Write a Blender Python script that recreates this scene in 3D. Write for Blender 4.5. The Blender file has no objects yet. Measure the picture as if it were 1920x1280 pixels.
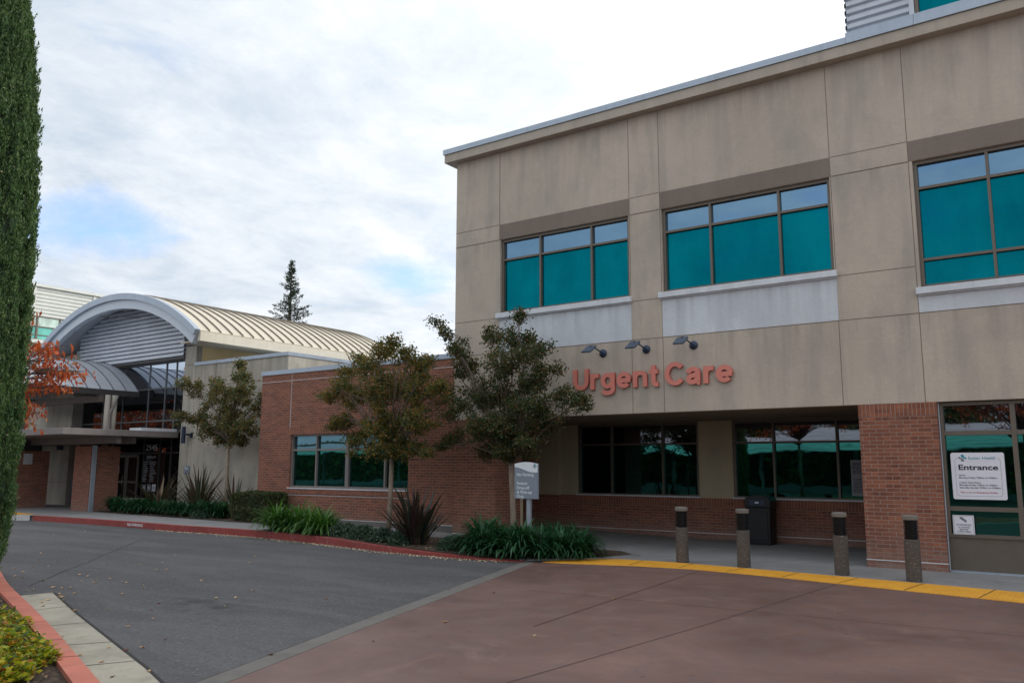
import bpy, math, random
import numpy as np
from mathutils import Vector, Matrix
R = math.radians
random.seed(7); rng = np.random.default_rng(11)
scene = bpy.context.scene
COL = scene.collection
PI = math.pi

# ------------------------------------------------------------------ camera maths
CF, CYAW, CPIT, CROL, CH = 1543.337, -0.615426, 0.150324, 0.002661, 1.65
def cam_axes():
    F = Vector((math.sin(CYAW)*math.cos(CPIT), math.cos(CYAW)*math.cos(CPIT), math.sin(CPIT)))
    r = Vector((math.cos(CYAW), -math.sin(CYAW), 0)); u = r.cross(F)
    return r*math.cos(CROL)+u*math.sin(CROL), -r*math.sin(CROL)+u*math.cos(CROL), F
AR, AU, AF = cam_axes()
def at(px, py, ax, val):
    """world point seen at a photo position, on the plane where coordinate ax equals val"""
    d = AR*(px-960)+AU*(640-py)+AF*CF
    t = (val-(0, 0, CH)[ax])/d[ax]
    return Vector((0, 0, CH))+d*t

# ------------------------------------------------------------------ object helpers
def tag(o, label=None, cat=None, group=None, kind=None):
    if label: o['label'] = label
    if cat: o['category'] = cat
    if group: o['group'] = group
    if kind: o['kind'] = kind
    return o
def thing(name, label, cat, loc=(0, 0, 0), group=None, rz=0):
    o = bpy.data.objects.new(name, None); COL.objects.link(o)
    o.location = loc; o.rotation_euler = (0, 0, rz); o.empty_display_size = .2
    return tag(o, label, cat, group)
class MB:
    def __init__(s): s.v = []; s.f = []; s.m = []
    def add(s, v, f, m=0):
        b = len(s.v); s.v += [tuple(p) for p in v]; s.f += [tuple(i+b for i in q) for q in f]; s.m += [m]*len(f)
        return s
    def box(s, x0, x1, y0, y1, z0, z1, m=0):
        return s.add([(x0,y0,z0),(x1,y0,z0),(x1,y1,z0),(x0,y1,z0),(x0,y0,z1),(x1,y0,z1),(x1,y1,z1),(x0,y1,z1)],
              [(0,3,2,1),(4,5,6,7),(0,1,5,4),(1,2,6,5),(2,3,7,6),(3,0,4,7)], m)
    def quad(s, a, b, c, d, m=0): return s.add([a, b, c, d], [(0, 1, 2, 3)], m)
    def prism(s, pts, z0, z1, m=0):
        n = len(pts)
        return s.add([(x, y, z0) for x, y in pts]+[(x, y, z1) for x, y in pts],
              [tuple(range(n))[::-1], tuple(range(n, 2*n))]+[(i, (i+1) % n, (i+1) % n+n, i+n) for i in range(n)], m)
    def tube(s, pts, rad, n=8, m=0, cap=True):
        rads = rad if isinstance(rad, (list, tuple)) else [rad]*len(pts)
        P = [Vector(p) for p in pts]; b = len(s.v); rings = []
        for i, p in enumerate(P):
            d = (P[min(i+1, len(P)-1)]-P[max(i-1, 0)]).normalized()
            a = d.cross(Vector((0, 0, 1)) if abs(d.z) < .9 else Vector((1, 0, 0))).normalized(); c = d.cross(a)
            rings.append([p+(a*math.cos(2*PI*k/n)+c*math.sin(2*PI*k/n))*rads[i] for k in range(n)])
        v = [q for r_ in rings for q in r_]; f = []
        for i in range(len(P)-1):
            for k in range(n): f.append((i*n+k, i*n+(k+1) % n, (i+1)*n+(k+1) % n, (i+1)*n+k))
        if cap: f += [tuple(range(n))[::-1], tuple((len(P)-1)*n+k for k in range(n))]
        return s.add(v, f, m)
    def lathe(s, prof, c=(0, 0, 0), n=24, m=0):
        v = [(c[0]+r_*math.cos(2*PI*k/n), c[1]+r_*math.sin(2*PI*k/n), c[2]+z) for r_, z in prof for k in range(n)]; f = []
        for i in range(len(prof)-1):
            for k in range(n): f.append((i*n+k, i*n+(k+1) % n, (i+1)*n+(k+1) % n, (i+1)*n+k))
        f += [tuple(range(n))[::-1], tuple((len(prof)-1)*n+k for k in range(n))]
        return s.add(v, f, m)
    def build(s, name, mats, parent=None, smooth=False, bevel=0, kind=None):
        me = bpy.data.meshes.new(name); me.from_pydata(s.v, [], s.f)
        mats = mats if isinstance(mats, (list, tuple)) else [mats]
        for m in mats: me.materials.append(m)
        if len(mats) > 1: me.polygons.foreach_set('material_index', s.m)
        if smooth: me.polygons.foreach_set('use_smooth', [True]*len(me.polygons))
        me.update()
        o = bpy.data.objects.new(name, me); COL.objects.link(o)
        if parent: o.parent = parent; o.matrix_parent_inverse = Matrix.Translation(-parent.location) if parent.type == 'EMPTY' and parent.rotation_euler.z == 0 else Matrix()
        if bevel:
            b = o.modifiers.new('bevel', 'BEVEL'); b.width = bevel; b.segments = 2; b.limit_method = 'ANGLE'
        if kind: o['kind'] = kind
        return o
def fast_mesh(name, V, nper, mat, parent=None):
    """V: (N*nper,3) array, N faces of nper vertices each"""
    n = len(V)//nper; me = bpy.data.meshes.new(name)
    me.vertices.add(len(V)); me.vertices.foreach_set('co', np.asarray(V, 'f').ravel())
    me.loops.add(len(V)); me.loops.foreach_set('vertex_index', np.arange(len(V), dtype='i'))
    me.polygons.add(n); me.polygons.foreach_set('loop_start', np.arange(0, len(V), nper, dtype='i'))
    me.polygons.foreach_set('loop_total', np.full(n, nper, 'i'))
    me.materials.append(mat); me.update(calc_edges=True); me.validate()
    o = bpy.data.objects.new(name, me); COL.objects.link(o)
    if parent: o.parent = parent; o.matrix_parent_inverse = Matrix.Translation(-parent.location)
    return o

# ------------------------------------------------------------------ materials
class NT:
    def __init__(s, name):
        s.mat = bpy.data.materials.new(name); s.mat.use_nodes = True; s.t = s.mat.node_tree; s.t.nodes.clear()
        s.out = s.t.nodes.new('ShaderNodeOutputMaterial')
    def n(s, typ, ins=None, **kw):
        nd = s.t.nodes.new('ShaderNode'+typ)
        for k, v in kw.items(): setattr(nd, k, v)
        for k, v in (ins or {}).items(): s.put(nd, k, v)
        return nd
    def put(s, nd, k, v):
        if isinstance(v, bpy.types.NodeSocket): s.t.links.new(v, nd.inputs[k])
        elif isinstance(v, bpy.types.Node): s.t.links.new(v.outputs[0], nd.inputs[k])
        else:
            if isinstance(v, tuple) and len(v) == 3 and len(nd.inputs[k].default_value) == 4: v = (*v, 1)
            nd.inputs[k].default_value = v
    def mix(s, fac, a, b, blend='MIX'):
        nd = s.n('Mix', data_type='RGBA', blend_type=blend)
        s.put(nd, 0, fac); s.put(nd, 6, a); s.put(nd, 7, b)
        return nd.outputs[2]
    def ramp(s, fac, stops):
        nd = s.n('ValToRGB', {0: fac}); e = nd.color_ramp.elements
        while len(e) < len(stops): e.new(.5)
        for el, (p, c) in zip(e, stops): el.position = p; el.color = (*c, 1) if isinstance(c, tuple) else (c, c, c, 1)
        return nd.outputs[0]
    def noise(s, vec, scale, detail=4, rough=.55, dist=0):
        return s.n('TexNoise', {'Vector': vec, 'Scale': scale, 'Detail': detail, 'Roughness': rough, 'Distortion': dist}).outputs[0]
    def pos(s, sc=(1, 1, 1)):
        g = s.n('NewGeometry'); 
        if sc == (1, 1, 1): return g.outputs['Position']
        return s.n('Mapping', {'Vector': g.outputs['Position'], 'Scale': sc}).outputs[0]
    def math(s, op, a, b=0.0, c=None):
        nd = s.n('Math', {0: a, 1: b}, operation=op)
        if c is not None: s.put(nd, 2, c)
        return nd.outputs[0]
    def bump(s, h, st=.3, d=.01): return s.n('Bump', {'Height': h, 'Strength': st, 'Distance': d}).outputs[0]
    def bsdf(s, col, rough=.8, metal=0, normal=None, **ins):
        p = s.n('BsdfPrincipled', {'Base Color': col, 'Roughness': rough, 'Metallic': metal, **ins})
        if normal is not None: s.put(p, 'Normal', normal)
        s.t.links.new(p.outputs[0], s.out.inputs[0]); return p
def mul3(c, k): return tuple(x*k for x in c)

def m_plain(name, c, rough=.6, metal=0, var=.12, nsc=6, bump=0, dirt=0, bsc=80, spec=.5):
    N = NT(name); p = N.pos()
    f = N.noise(p, nsc, 5); col = N.mix(N.ramp(f, [(.3, 0.), (.7, 1.)]), mul3(c, 1-var), mul3(c, 1+var))
    if dirt:
        d = N.noise(N.pos((5, 5, .6)), 1.2, 5, .65)
        col = N.mix(N.math('MULTIPLY', N.ramp(d, [(.5, 0.), (.75, 1.)]), dirt), col, mul3(c, .45))
    nm = N.bump(N.noise(p, bsc, 4), bump, .01) if bump else None
    r = N.math('ADD', N.math('MULTIPLY', f, .15), rough-.07)
    N.bsdf(col, r, metal, nm, **{'Specular IOR Level': spec}); return N.mat
def m_stucco(name, c, stain=.35, tint=(.25, .22, .2), drips=()):
    N = NT(name); p = N.pos()
    big = N.noise(p, .55, 4, .5); fine = N.noise(p, 55, 3, .6); grain = N.noise(p, 14, 6, .7)
    st = N.noise(N.pos((2.6, 2.6, .32)), 1.0, 5, .6, .4)
    patch = N.noise(N.pos((1.1, 1.1, .8)), 1.6, 5, .62)
    col = N.mix(N.ramp(big, [(.35, 0.), (.65, 1.)]), mul3(c, .93), mul3(c, 1.06))
    col = N.mix(N.math('MULTIPLY', N.ramp(st, [(.46, 0.), (.7, 1.)]), stain), col, tint)
    col = N.mix(N.math('MULTIPLY', N.ramp(patch, [(.48, 0.), (.64, 1.)]), stain*.6), col, tint)
    col = N.mix(N.math('MULTIPLY', N.ramp(grain, [(.3, 0.), (.7, 1.)]), .22), col, mul3(c, .72))
    if drips:
        zz_ = N.n('SeparateXYZ', {0: p}).outputs[2]; dn = N.ramp(N.noise(N.pos((6, 6, .4)), 1.0, 4, .6), [(.46, 0.), (.66, 1.)])
        for zt_, ln in drips:
            below = N.math('DIVIDE', N.math('SUBTRACT', zt_, zz_), ln)
            col = N.mix(N.math('MULTIPLY', N.math('MULTIPLY', N.ramp(below, [(0., 0.), (.01, .6), (1., 0.)]), dn), .55), col, mul3(c, .45))
    sp_ = N.noise(p, 26, 2, .5); col = N.mix(N.math('MULTIPLY', N.ramp(sp_, [(.7, 0.), (.76, 1.)]), .35), col, mul3(c, .5))
    h = N.math('ADD', N.math('MULTIPLY', fine, .6), grain)
    N.bsdf(col, .93, 0, N.bump(h, .5, .012), **{'Specular IOR Level': .25}); return N.mat
def m_brick(name, c1, c2, mortar, w=.215, h=.0655, rot=False, dark=.35):
    N = NT(name); g = N.n('NewGeometry').outputs['Position']; s = N.n('SeparateXYZ', {0: g})
    uu = N.math('ADD', s.outputs[0], s.outputs[1])
    v = N.n('CombineXYZ', {0: s.outputs[2], 1: uu} if rot else {0: uu, 1: s.outputs[2]})
    b = N.n('TexBrick', {'Vector': v.outputs[0], 'Color1': c1, 'Color2': c2, 'Mortar': mortar, 'Scale': 1.0, 'Mortar Size': .0055,
        'Mortar Smooth': .25, 'Bias': 0., 'Brick Width': w if not rot else .6, 'Row Height': h})
    b.offset = .5 if not rot else 0
    # per brick tone
    bx = N.math('DIVIDE', uu, w); row = N.math('FLOOR', N.math('DIVIDE', s.outputs[2], h))
    bx = N.math('ADD', bx, N.math('MULTIPLY', N.math('MODULO', row, 2.), .5))
    wn = N.n('TexWhiteNoise', {'Vector': N.n('CombineXYZ', {0: N.math('FLOOR', bx), 1: row, 2: 0.}).outputs[0]}, noise_dimensions='3D')
    tone = N.ramp(wn.outputs[0], [(0., (.68, .64, .66)), (.25, (.9, .89, .9)), (.75, (1.04, 1.0, .98)), (1., (1.22, 1.1, 1.0))])
    brickmask = N.math('SUBTRACT', 1., b.outputs['Fac'])
    col = N.mix(brickmask, b.outputs[0], N.mix(1., b.outputs[0], tone, 'MULTIPLY'))
    gr = N.noise(g, 60, 4, .6); col = N.mix(N.math('MULTIPLY', N.ramp(gr, [(.35, 0.), (.7, 1.)]), .3), col, mul3(c1, .5))
    ef = N.noise(N.pos((1.2, 1.2, .5)), 1.1, 4, .6); col = N.mix(N.math('MULTIPLY', N.ramp(ef, [(.5, 0.), (.75, 1.)]), .2), col, (.34, .2, .15))
    gz = N.math('MULTIPLY', N.ramp(s.outputs[2], [(.05, .7), (.55, 0.)]), N.ramp(N.noise(N.pos((2.2, 2.2, 4)), 1.3, 5, .65), [(.35, .3), (.65, 1.)])); col = N.mix(gz, col, (.27, .2, .175))
    h_ = N.math('ADD', N.math('MULTIPLY', b.outputs['Fac'], -1.), N.math('MULTIPLY', gr, .3))
    N.bsdf(col, .9, 0, N.bump(h_, .7, .01), **{'Specular IOR Level': .25}); return N.mat
def m_glass(name, tint, body, refl=1.0, wav=.0, blind=0, mixf=.5):
    N = NT(name); p = N.pos()
    nm = N.bump(N.noise(N.pos((1, 1, 1.4)), 1.3, 2, .4), wav, .02) if wav else None
    gl = N.n('BsdfGlossy', {'Color': tint, 'Roughness': .015})
    bcol = body
    if blind:
        s = N.n('SeparateXYZ', {0: N.n('NewGeometry').outputs['Position']})
        wv = N.math('SINE', N.math('MULTIPLY', s.outputs[2], 2*PI/.032))
        bcol = N.mix(N.math('MULTIPLY_ADD', wv, .5, .5), mul3(body, 1-blind), mul3(body, 1+blind))
    gv = N.ramp(N.noise(N.pos((.8, .8, .35)), 1.1, 4, .6), [(.32, .35), (.68, 1.6)]); bcol = N.mix(1., bcol, gv, 'MULTIPLY')
    df = N.n('BsdfPrincipled', {'Base Color': bcol, 'Roughness': .5, 'Specular IOR Level': 0.})
    if nm is not None: N.put(gl, 'Normal', nm)
    fr = N.n('LayerWeight', {'Blend': .25}).outputs['Fresnel']
    fac = N.math('MINIMUM', N.math('ADD', N.math('MULTIPLY', fr, .5), mixf), 1.)
    mx = N.n('MixShader', {0: fac, 1: df.outputs[0], 2: gl.outputs[0]})
    N.t.links.new(mx.outputs[0], N.out.inputs[0]); return N.mat
def m_leaf(name, cols, trans=.3, rough=.55, posvar=1.2):
    N = NT(name); g = N.n('NewGeometry'); rnd = g.outputs['Random Per Island']
    k = len(cols); col = N.ramp(rnd, [(i/max(k-1, 1), c) for i, c in enumerate(cols)])
    cl = N.noise(g.outputs['Position'], posvar, 3, .5)
    col = N.mix(1., col, N.ramp(cl, [(.3, (.72, .78, .74)), (.7, (1.25, 1.18, 1.1))]), 'MULTIPLY')
    p = N.n('BsdfPrincipled', {'Base Color': col, 'Roughness': rough, 'Specular IOR Level': .35})
    t = N.n('BsdfTranslucent', {'Color': N.mix(1., col, (1.3, 1.35, .7), 'MULTIPLY')})
    mx = N.n('MixShader', {0: trans, 1: p.outputs[0], 2: t.outputs[0]})
    N.t.links.new(mx.outputs[0], N.out.inputs[0]); return N.mat
def m_asphalt():
    N = NT('asphalt'); p = N.pos()
    big = N.noise(p, .35, 5, .6); fine = N.noise(p, 130, 3, .7); mid = N.noise(p, 9, 5, .65)
    streak = N.noise(N.pos((.5, 2.2, 1)), .6, 5, .65, .6)
    col = N.mix(N.ramp(big, [(.3, 0.), (.7, 1.)]), (.062, .063, .07), (.09, .09, .098))
    col = N.mix(N.math('MULTIPLY', N.ramp(streak, [(.42, 0.), (.6, 1.)]), .55), col, (.12, .12, .127))
    col = N.mix(N.math('MULTIPLY', N.ramp(mid, [(.5, 0.), (.72, 1.)]), .35), col, (.06, .058, .06))
    col = N.mix(N.math('MULTIPLY', N.ramp(fine, [(.55, 0.), (.75, 1.)]), .35), col, (.2, .195, .195))
    col = N.mix(N.math('MULTIPLY', N.ramp(fine, [(.25, 1.), (.42, 0.)]), .6), col, (.035, .034, .036))
    vr = N.n('SeparateColor', {0: N.n('TexVoronoi', {'Vector': p, 'Scale': 48.}).outputs['Color']}).outputs[0]
    col = N.mix(N.ramp(vr, [(.9, 0.), (.98, .3)]), col, (.25, .245, .245)); col = N.mix(N.ramp(vr, [(.03, .4), (.12, 0.)]), col, (.03, .03, .031))
    stain = N.n('VectorMath', {0: p, 1: (-8.9, 6.2, 0.)}, operation='SUBTRACT').outputs[0]
    dist = N.n('VectorMath', {0: N.n('Mapping', {'Vector': stain, 'Scale': (1., 1.5, 1.)}).outputs[0]}, operation='LENGTH').outputs['Value']
    dm = N.math('MULTIPLY', N.ramp(dist, [(.2, 1.), (.95, 0.)]), N.ramp(N.noise(p, 3.2, 6, .7), [(.46, 0.), (.6, 1.)]))
    col = N.mix(N.math('MULTIPLY', dm, .8), col, (.03, .029, .03))
    N.bsdf(col, .86, 0, N.bump(N.math('ADD', fine, mid), .45, .008), **{'Specular IOR Level': .3}); return N.mat
def m_plaza():
    N = NT('stamped_red_concrete'); p = N.pos()
    big = N.noise(p, .5, 5, .62, .5); mid = N.noise(p, 3.2, 6, .66, .6); fine = N.noise(p, 60, 3, .6); v = N.n('TexVoronoi', {'Vector': p, 'Scale': 1.1}).outputs[0]
    col = N.mix(N.ramp(big, [(.32, 0.), (.68, 1.)]), (.098, .05, .041), (.195, .115, .096))
    col = N.mix(N.math('MULTIPLY', N.ramp(mid, [(.45, 0.), (.66, 1.)]), .6), col, (.13, .09, .085))
    col = N.mix(N.math('MULTIPLY', N.ramp(N.noise(p, 1.3, 6, .7, 1.), [(.55, 0.), (.68, 1.)]), .45), col, (.23, .145, .12))
    col = N.mix(N.math('MULTIPLY', N.ramp(N.noise(p, 7, 2, .5), [(.7, 0.), (.74, 1.)]), .45), col, (.05, .04, .042))
    ty = N.n('TexVoronoi', {'Vector': p, 'Scale': 2.3}, feature='F1').outputs[0]; col = N.mix(N.math('MULTIPLY', N.ramp(ty, [(.03, 1.), (.075, 0.)]), .65), col, (.035, .026, .025))
    N.bsdf(col, N.math('MULTIPLY_ADD', mid, .25, .48), 0, N.bump(N.math('ADD', fine, mid), .22, .006), **{'Specular IOR Level': .45}); return N.mat
def m_concrete(name, c, var=.15, stain=.35, cell=0, red=False):
    N = NT(name); p = N.pos()
    a = N.noise(p, 1.3, 6, .6, .4); f = N.noise(p, 90, 3, .6); st = N.noise(p, 3.5, 6, .7)
    col = N.mix(N.ramp(a, [(.3, 0.), (.7, 1.)]), mul3(c, 1-var), mul3(c, 1+var))
    col = N.mix(N.math('MULTIPLY', N.ramp(st, [(.5, 0.), (.72, 1.)]), stain), col, mul3(c, .5))
    col = N.mix(N.math('MULTIPLY', N.ramp(f, [(.55, 0.), (.75, 1.)]), .25), col, mul3(c, 1.4))
    N.bsdf(col, .88, 0, N.bump(f, .3, .006), **{'Specular IOR Level': .3}); return N.mat
def m_kerbpaint(name, c):
    N = NT(name); p = N.pos()
    a = N.noise(p, 2.2, 6, .65, .5); w = N.noise(p, 9, 6, .72)
    col = N.mix(N.ramp(a, [(.3, 0.), (.7, 1.)]), mul3(c, .78), mul3(c, 1.15))
    col = N.mix(N.math('MULTIPLY', N.ramp(w, [(.56, 0.), (.68, 1.)]), .6), col, (.30, .2, .17))
    col = N.mix(N.math('MULTIPLY', N.ramp(w, [(.28, 1.), (.38, 0.)]), .5), col, mul3(c, .45))
    N.bsdf(col, .72, 0, N.bump(w, .3, .006)); return N.mat
def m_tactile():
    N = NT('yellow_tactile'); p = N.pos(); s = N.n('SeparateXYZ', {0: p})
    a = N.math('SINE', N.math('MULTIPLY', s.outputs[0], 2*PI/.06)); b = N.math('SINE', N.math('MULTIPLY', s.outputs[1], 2*PI/.06))
    h = N.ramp(N.math('MULTIPLY', N.math('MULTIPLY_ADD', a, .5, .5), N.math('MULTIPLY_ADD', b, .5, .5)), [(.25, 0.), (.6, 1.)])
    w = N.noise(p, 3, 6, .7)
    col = N.mix(N.ramp(w, [(.3, 0.), (.7, 1.)]), (.76, .34, .025), (.93, .47, .04))
    col = N.mix(N.math('MULTIPLY', N.ramp(N.noise(p, 14, 4, .6), [(.56, 0.), (.72, 1.)]), .4), col, (.3, .15, .03))
    col = N.mix(N.math('MULTIPLY_ADD', h, -.18, .18), col, (.28, .12, .015))
    N.bsdf(col, .65, 0, N.bump(h, .8, .006)); return N.mat
def m_aggregate():
    N = NT('exposed_aggregate'); p = N.pos()
    v = N.n('TexVoronoi', {'Vector': p, 'Scale': 120.}); c = v.outputs['Color']
    rr = N.n('SeparateColor', {0: c}).outputs[0]
    col = N.ramp(rr, [(0., (.06, .05, .045)), (.45, (.085, .073, .066)), (.85, (.11, .096, .088)), (.96, (.14, .125, .115)), (1., (.34, .31, .28))])
    N.bsdf(col, .85, 0, N.bump(v.outputs[0], .8, .01)); return N.mat
def m_bark(name, c, c2):
    N = NT(name); p = N.pos((6, 6, 1.4)); a = N.noise(p, 3, 6, .7, .5)
    N.bsdf(N.mix(N.ramp(a, [(.35, 0.), (.65, 1.)]), c, c2), .9, 0, N.bump(a, .6, .02)); return N.mat
def m_soil():
    N = NT('mulch'); p = N.pos(); a = N.noise(p, 30, 6, .75); v = N.n('TexVoronoi', {'Vector': p, 'Scale': 34.})
    rr = N.n('SeparateColor', {0: v.outputs['Color']}).outputs[0]
    col = N.mix(.5, N.ramp(rr, [(0., (.02, .014, .01)), (.6, (.07, .048, .032)), (1., (.17, .12, .08))]), N.ramp(a, [(.3, (.02, .014, .01)), (.7, (.1, .07, .05))]))
    N.bsdf(col, .95, 0, N.bump(a, 1., .03)); return N.mat

STUC = (.49, .422, .355)
M = dict(
 stucco=m_stucco('tan_stucco', STUC, .5, (.29, .27, .25), ((8.95, 1.1), (4.2, .7), (6.84, .5))), stucco_w=m_stucco('cream_stucco', (.46, .39, .27), .3, (.26, .24, .2)),
 stucco_hall=m_stucco('weathered_stucco', (.45, .415, .355), .55, (.2, .195, .185), ((4.98, 1.6), (5.9, 1.2))),
 sunlit=m_stucco('sunlit_stucco', (.78, .6, .33), .15, (.4, .3, .18)),  # hall side wall: warm sunlight put into a brighter, yellower stucco colour
 lintel=m_stucco('brown_stucco', (.225, .186, .158), .3, (.15, .13, .115)), panel=m_stucco('pale_panel', (.6, .635, .68), .45, (.42, .45, .5), ((4.985, .8),)),
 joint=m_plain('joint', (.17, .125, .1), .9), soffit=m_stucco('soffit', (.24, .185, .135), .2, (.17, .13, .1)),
 brick=m_brick('brick', (.285, .112, .07), (.208, .083, .055), (.33, .275, .24)),
 soldier=m_brick('soldier_brick', (.29, .115, .072), (.23, .09, .056), (.33, .275, .24), rot=True),
 frame=m_plain('bronze_frame', (.135, .112, .092), .45, .3, .06), sill=m_plain('sill', (.58, .61, .66), .5, 0, .1, 4, dirt=.3),
 coping=m_plain('coping', (.36, .42, .5), .4, .35, .08, 2, dirt=.2), fascia=m_plain('fascia', (.4, .35, .295), .8, 0, .08, 3, .1, .3),
 whitemetal=m_plain('white_metal', (.6, .62, .64), .42, .1, .06, 3, dirt=.15), siding=m_plain('ribbed_siding', (.52, .56, .63), .45, .05, .08, 1.5, dirt=.25),
 seamroof=m_plain('tan_metal_roof', (.56, .52, .43), .5, .05, .06, 1.2, dirt=.2), seam=m_plain('roof_seam', (.22, .19, .155), .5, .2),
 blueroof=m_plain('grey_metal_roof', (.44, .47, .52), .45, .15, .07, 1.2, dirt=.15), blueseam=m_plain('grey_seam', (.12, .12, .14), .5, .3),
 darkmetal=m_plain('dark_metal', (.06, .058, .06), .5, .4), greybeam=m_plain('painted_steel', (.205, .185, .18), .55, .1, .08, 3, dirt=.35),
 column=m_plain('painted_column', (.36, .335, .29), .55, .05, .06, 3, dirt=.3), cream=m_plain('cream_metal', (.62, .58, .48), .5, 0, .05, 2, dirt=.2),
 teal=m_glass('teal_glass', (.0, .21, .28), (.002, .1, .115), wav=.05, blind=.3, mixf=.42), trans=m_glass('blue_glass', (.2, .36, .52), (.04, .05, .07), wav=.02, mixf=.6),
 dark=m_glass('dark_glass', (.05, .27, .24), (.003, .005, .006), wav=.08, mixf=.45), darktop=m_glass('clear_dark_glass', (.33, .36, .42), (.006, .007, .008), wav=.06, mixf=.4),
 hallglass=m_glass('grey_glass', (.36, .39, .43), (.006, .006, .007), wav=.05, mixf=.28), halltop=m_glass('pale_glass', (.62, .7, .82), (.02, .02, .025), wav=.05, mixf=.7),
 faux=m_glass('far_teal_glass', (.2, .5, .45), (.12, .4, .34), mixf=.3), fauxtop=m_glass('far_pale_glass', (.6, .7, .65), (.45, .6, .52), mixf=.3),
 wingtop=m_glass('wing_transom_glass', (.14, .27, .34), (.03, .05, .06), wav=.04, blind=.1, mixf=.5),
 black=m_plain('black_plastic', (.006, .007, .011), .45), louvre=m_plain('louvre_metal', (.012, .016, .024), .4, .5), navy=m_plain('navy_metal', (.03, .048, .085), .45, .4), lamp=m_plain('lamp_grey', (.09, .12, .17), .45, .4),
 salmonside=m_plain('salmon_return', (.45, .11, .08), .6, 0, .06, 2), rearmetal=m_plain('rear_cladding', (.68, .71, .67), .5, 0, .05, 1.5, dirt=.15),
 salmon=m_plain('salmon_letter', (.62, .205, .16), .6, 0, .06, 2), white=m_plain('white_print', (.72, .76, .8), .6, 0, .02), signwhite=m_plain('sign_white', (.68, .68, .76), .5, 0, .02),
 signgrey=m_plain('sign_grey', (.21, .245, .3), .5, 0, .03), ink=m_plain('ink', (.012, .01, .02), .6), inkgrey=m_plain('ink_grey', (.16, .16, .18), .6), inkred=m_plain('ink_red', (.42, .03, .03), .6),
 inkteal=m_plain('ink_teal', (.0, .22, .33), .6), postgrey=m_plain('sign_post', (.33, .36, .42), .45, .3), agg=m_aggregate(), capc=m_concrete('cap_concrete', (.17, .155, .14)),
 asphalt=m_asphalt(), plaza=m_plaza(), walk=m_concrete('sidewalk', (.235, .235, .24)), band=m_concrete('grey_band', (.145, .138, .13)), gutter=m_concrete('gutter', (.34, .32, .265), .2, .55),
 kerb=m_kerbpaint('red_kerb', (.27, .045, .04)), kerbs=m_kerbpaint('faded_red_kerb', (.45, .14, .095)), kerbw=m_concrete('white_kerb', (.5, .5, .5)), yellow=m_tactile(), crack=m_plain('crack', (.025, .024, .025), .95),
 redjoint=m_plain('red_joint', (.07, .035, .032), .95), soil=m_soil(),
 bark=m_bark('smooth_bark', (.2, .155, .12), (.33, .27, .21)), darkbark=m_bark('dark_bark', (.05, .038, .03), (.11, .085, .065)),
 limb=m_bark('shaded_limb_bark', (.1, .075, .058), (.17, .13, .1)),  # myrtle branches: shade inside the crown put into a darker bark colour
 wood=m_bark('stake_wood', (.28, .22, .15), (.36, .29, .2)),
 leafA=m_leaf('myrtle_leaf', [(.04, .07, .04), (.075, .1, .045), (.15, .14, .045), (.24, .12, .05)], .35),
 leafB=m_leaf('myrtle_yellow', [(.03, .065, .028), (.065, .095, .03), (.15, .13, .035), (.32, .15, .04)], .4),
 leafC=m_leaf('myrtle_dark', [(.024, .055, .025), (.042, .075, .03), (.085, .085, .035), (.17, .1, .045)], .38),
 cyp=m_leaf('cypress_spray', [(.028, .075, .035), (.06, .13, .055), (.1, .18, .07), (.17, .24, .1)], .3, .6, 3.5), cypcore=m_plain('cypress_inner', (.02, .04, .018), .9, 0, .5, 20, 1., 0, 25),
 redleaf=m_leaf('orange_leaf', [(.22, .03, .014), (.42, .07, .02), (.52, .12, .03), (.3, .045, .018), (.55, .25, .13)], .35, .5, 3),
 con=m_leaf('conifer_needle', [(.02, .036, .024), (.03, .05, .034), (.04, .06, .045)], .1),
 green=m_leaf('park_leaf', [(.03, .06, .02), (.06, .1, .03), (.1, .13, .03)], .3), hedge=m_leaf('hedge_leaf', [(.022, .045, .018), (.045, .07, .022), (.07, .09, .03), (.09, .075, .035)], .15, .6, 5),
 lily=m_leaf('lily_leaf', [(.014, .055, .026), (.024, .09, .04), (.035, .12, .055)], .2, .38, 2), lilyb=m_leaf('bright_lily_leaf', [(.03, .1, .02), (.06, .16, .03), (.1, .22, .05)], .3, .4, 2),
 flax=m_leaf('flax_leaf', [(.03, .05, .035), (.055, .075, .05), (.09, .06, .04), (.06, .03, .025), (.25, .18, .11)], .15, .4, 2),
 flaxd=m_leaf('dark_flax_leaf', [(.015, .024, .02), (.03, .04, .03), (.045, .03, .025), (.035, .02, .02), (.16, .13, .09)], .1, .4, 2),
 cover=m_leaf('cover_leaf', [(.024, .055, .036), (.042, .08, .052), (.07, .115, .08)], .15, .45, 4),
 ygleaf=m_leaf('yellow_green_leaf', [(.05, .1, .02), (.14, .22, .02), (.3, .34, .02), (.46, .4, .03), (.3, .07, .02)], .35, .4, 6),
 litter=m_leaf('litter', [(.05, .03, .02), (.12, .075, .045), (.22, .15, .09), (.34, .25, .17), (.14, .05, .03)], .05, .85),
 dead=m_leaf('fallen_leaf', [(.6, .48, .3), (.7, .62, .48), (.5, .3, .15), (.75, .7, .6)], .05, .8), deadred=m_leaf('fallen_leaf_red', [(.16, .03, .02), (.22, .08, .05), (.1, .03, .03)], .05, .8),
)

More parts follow.
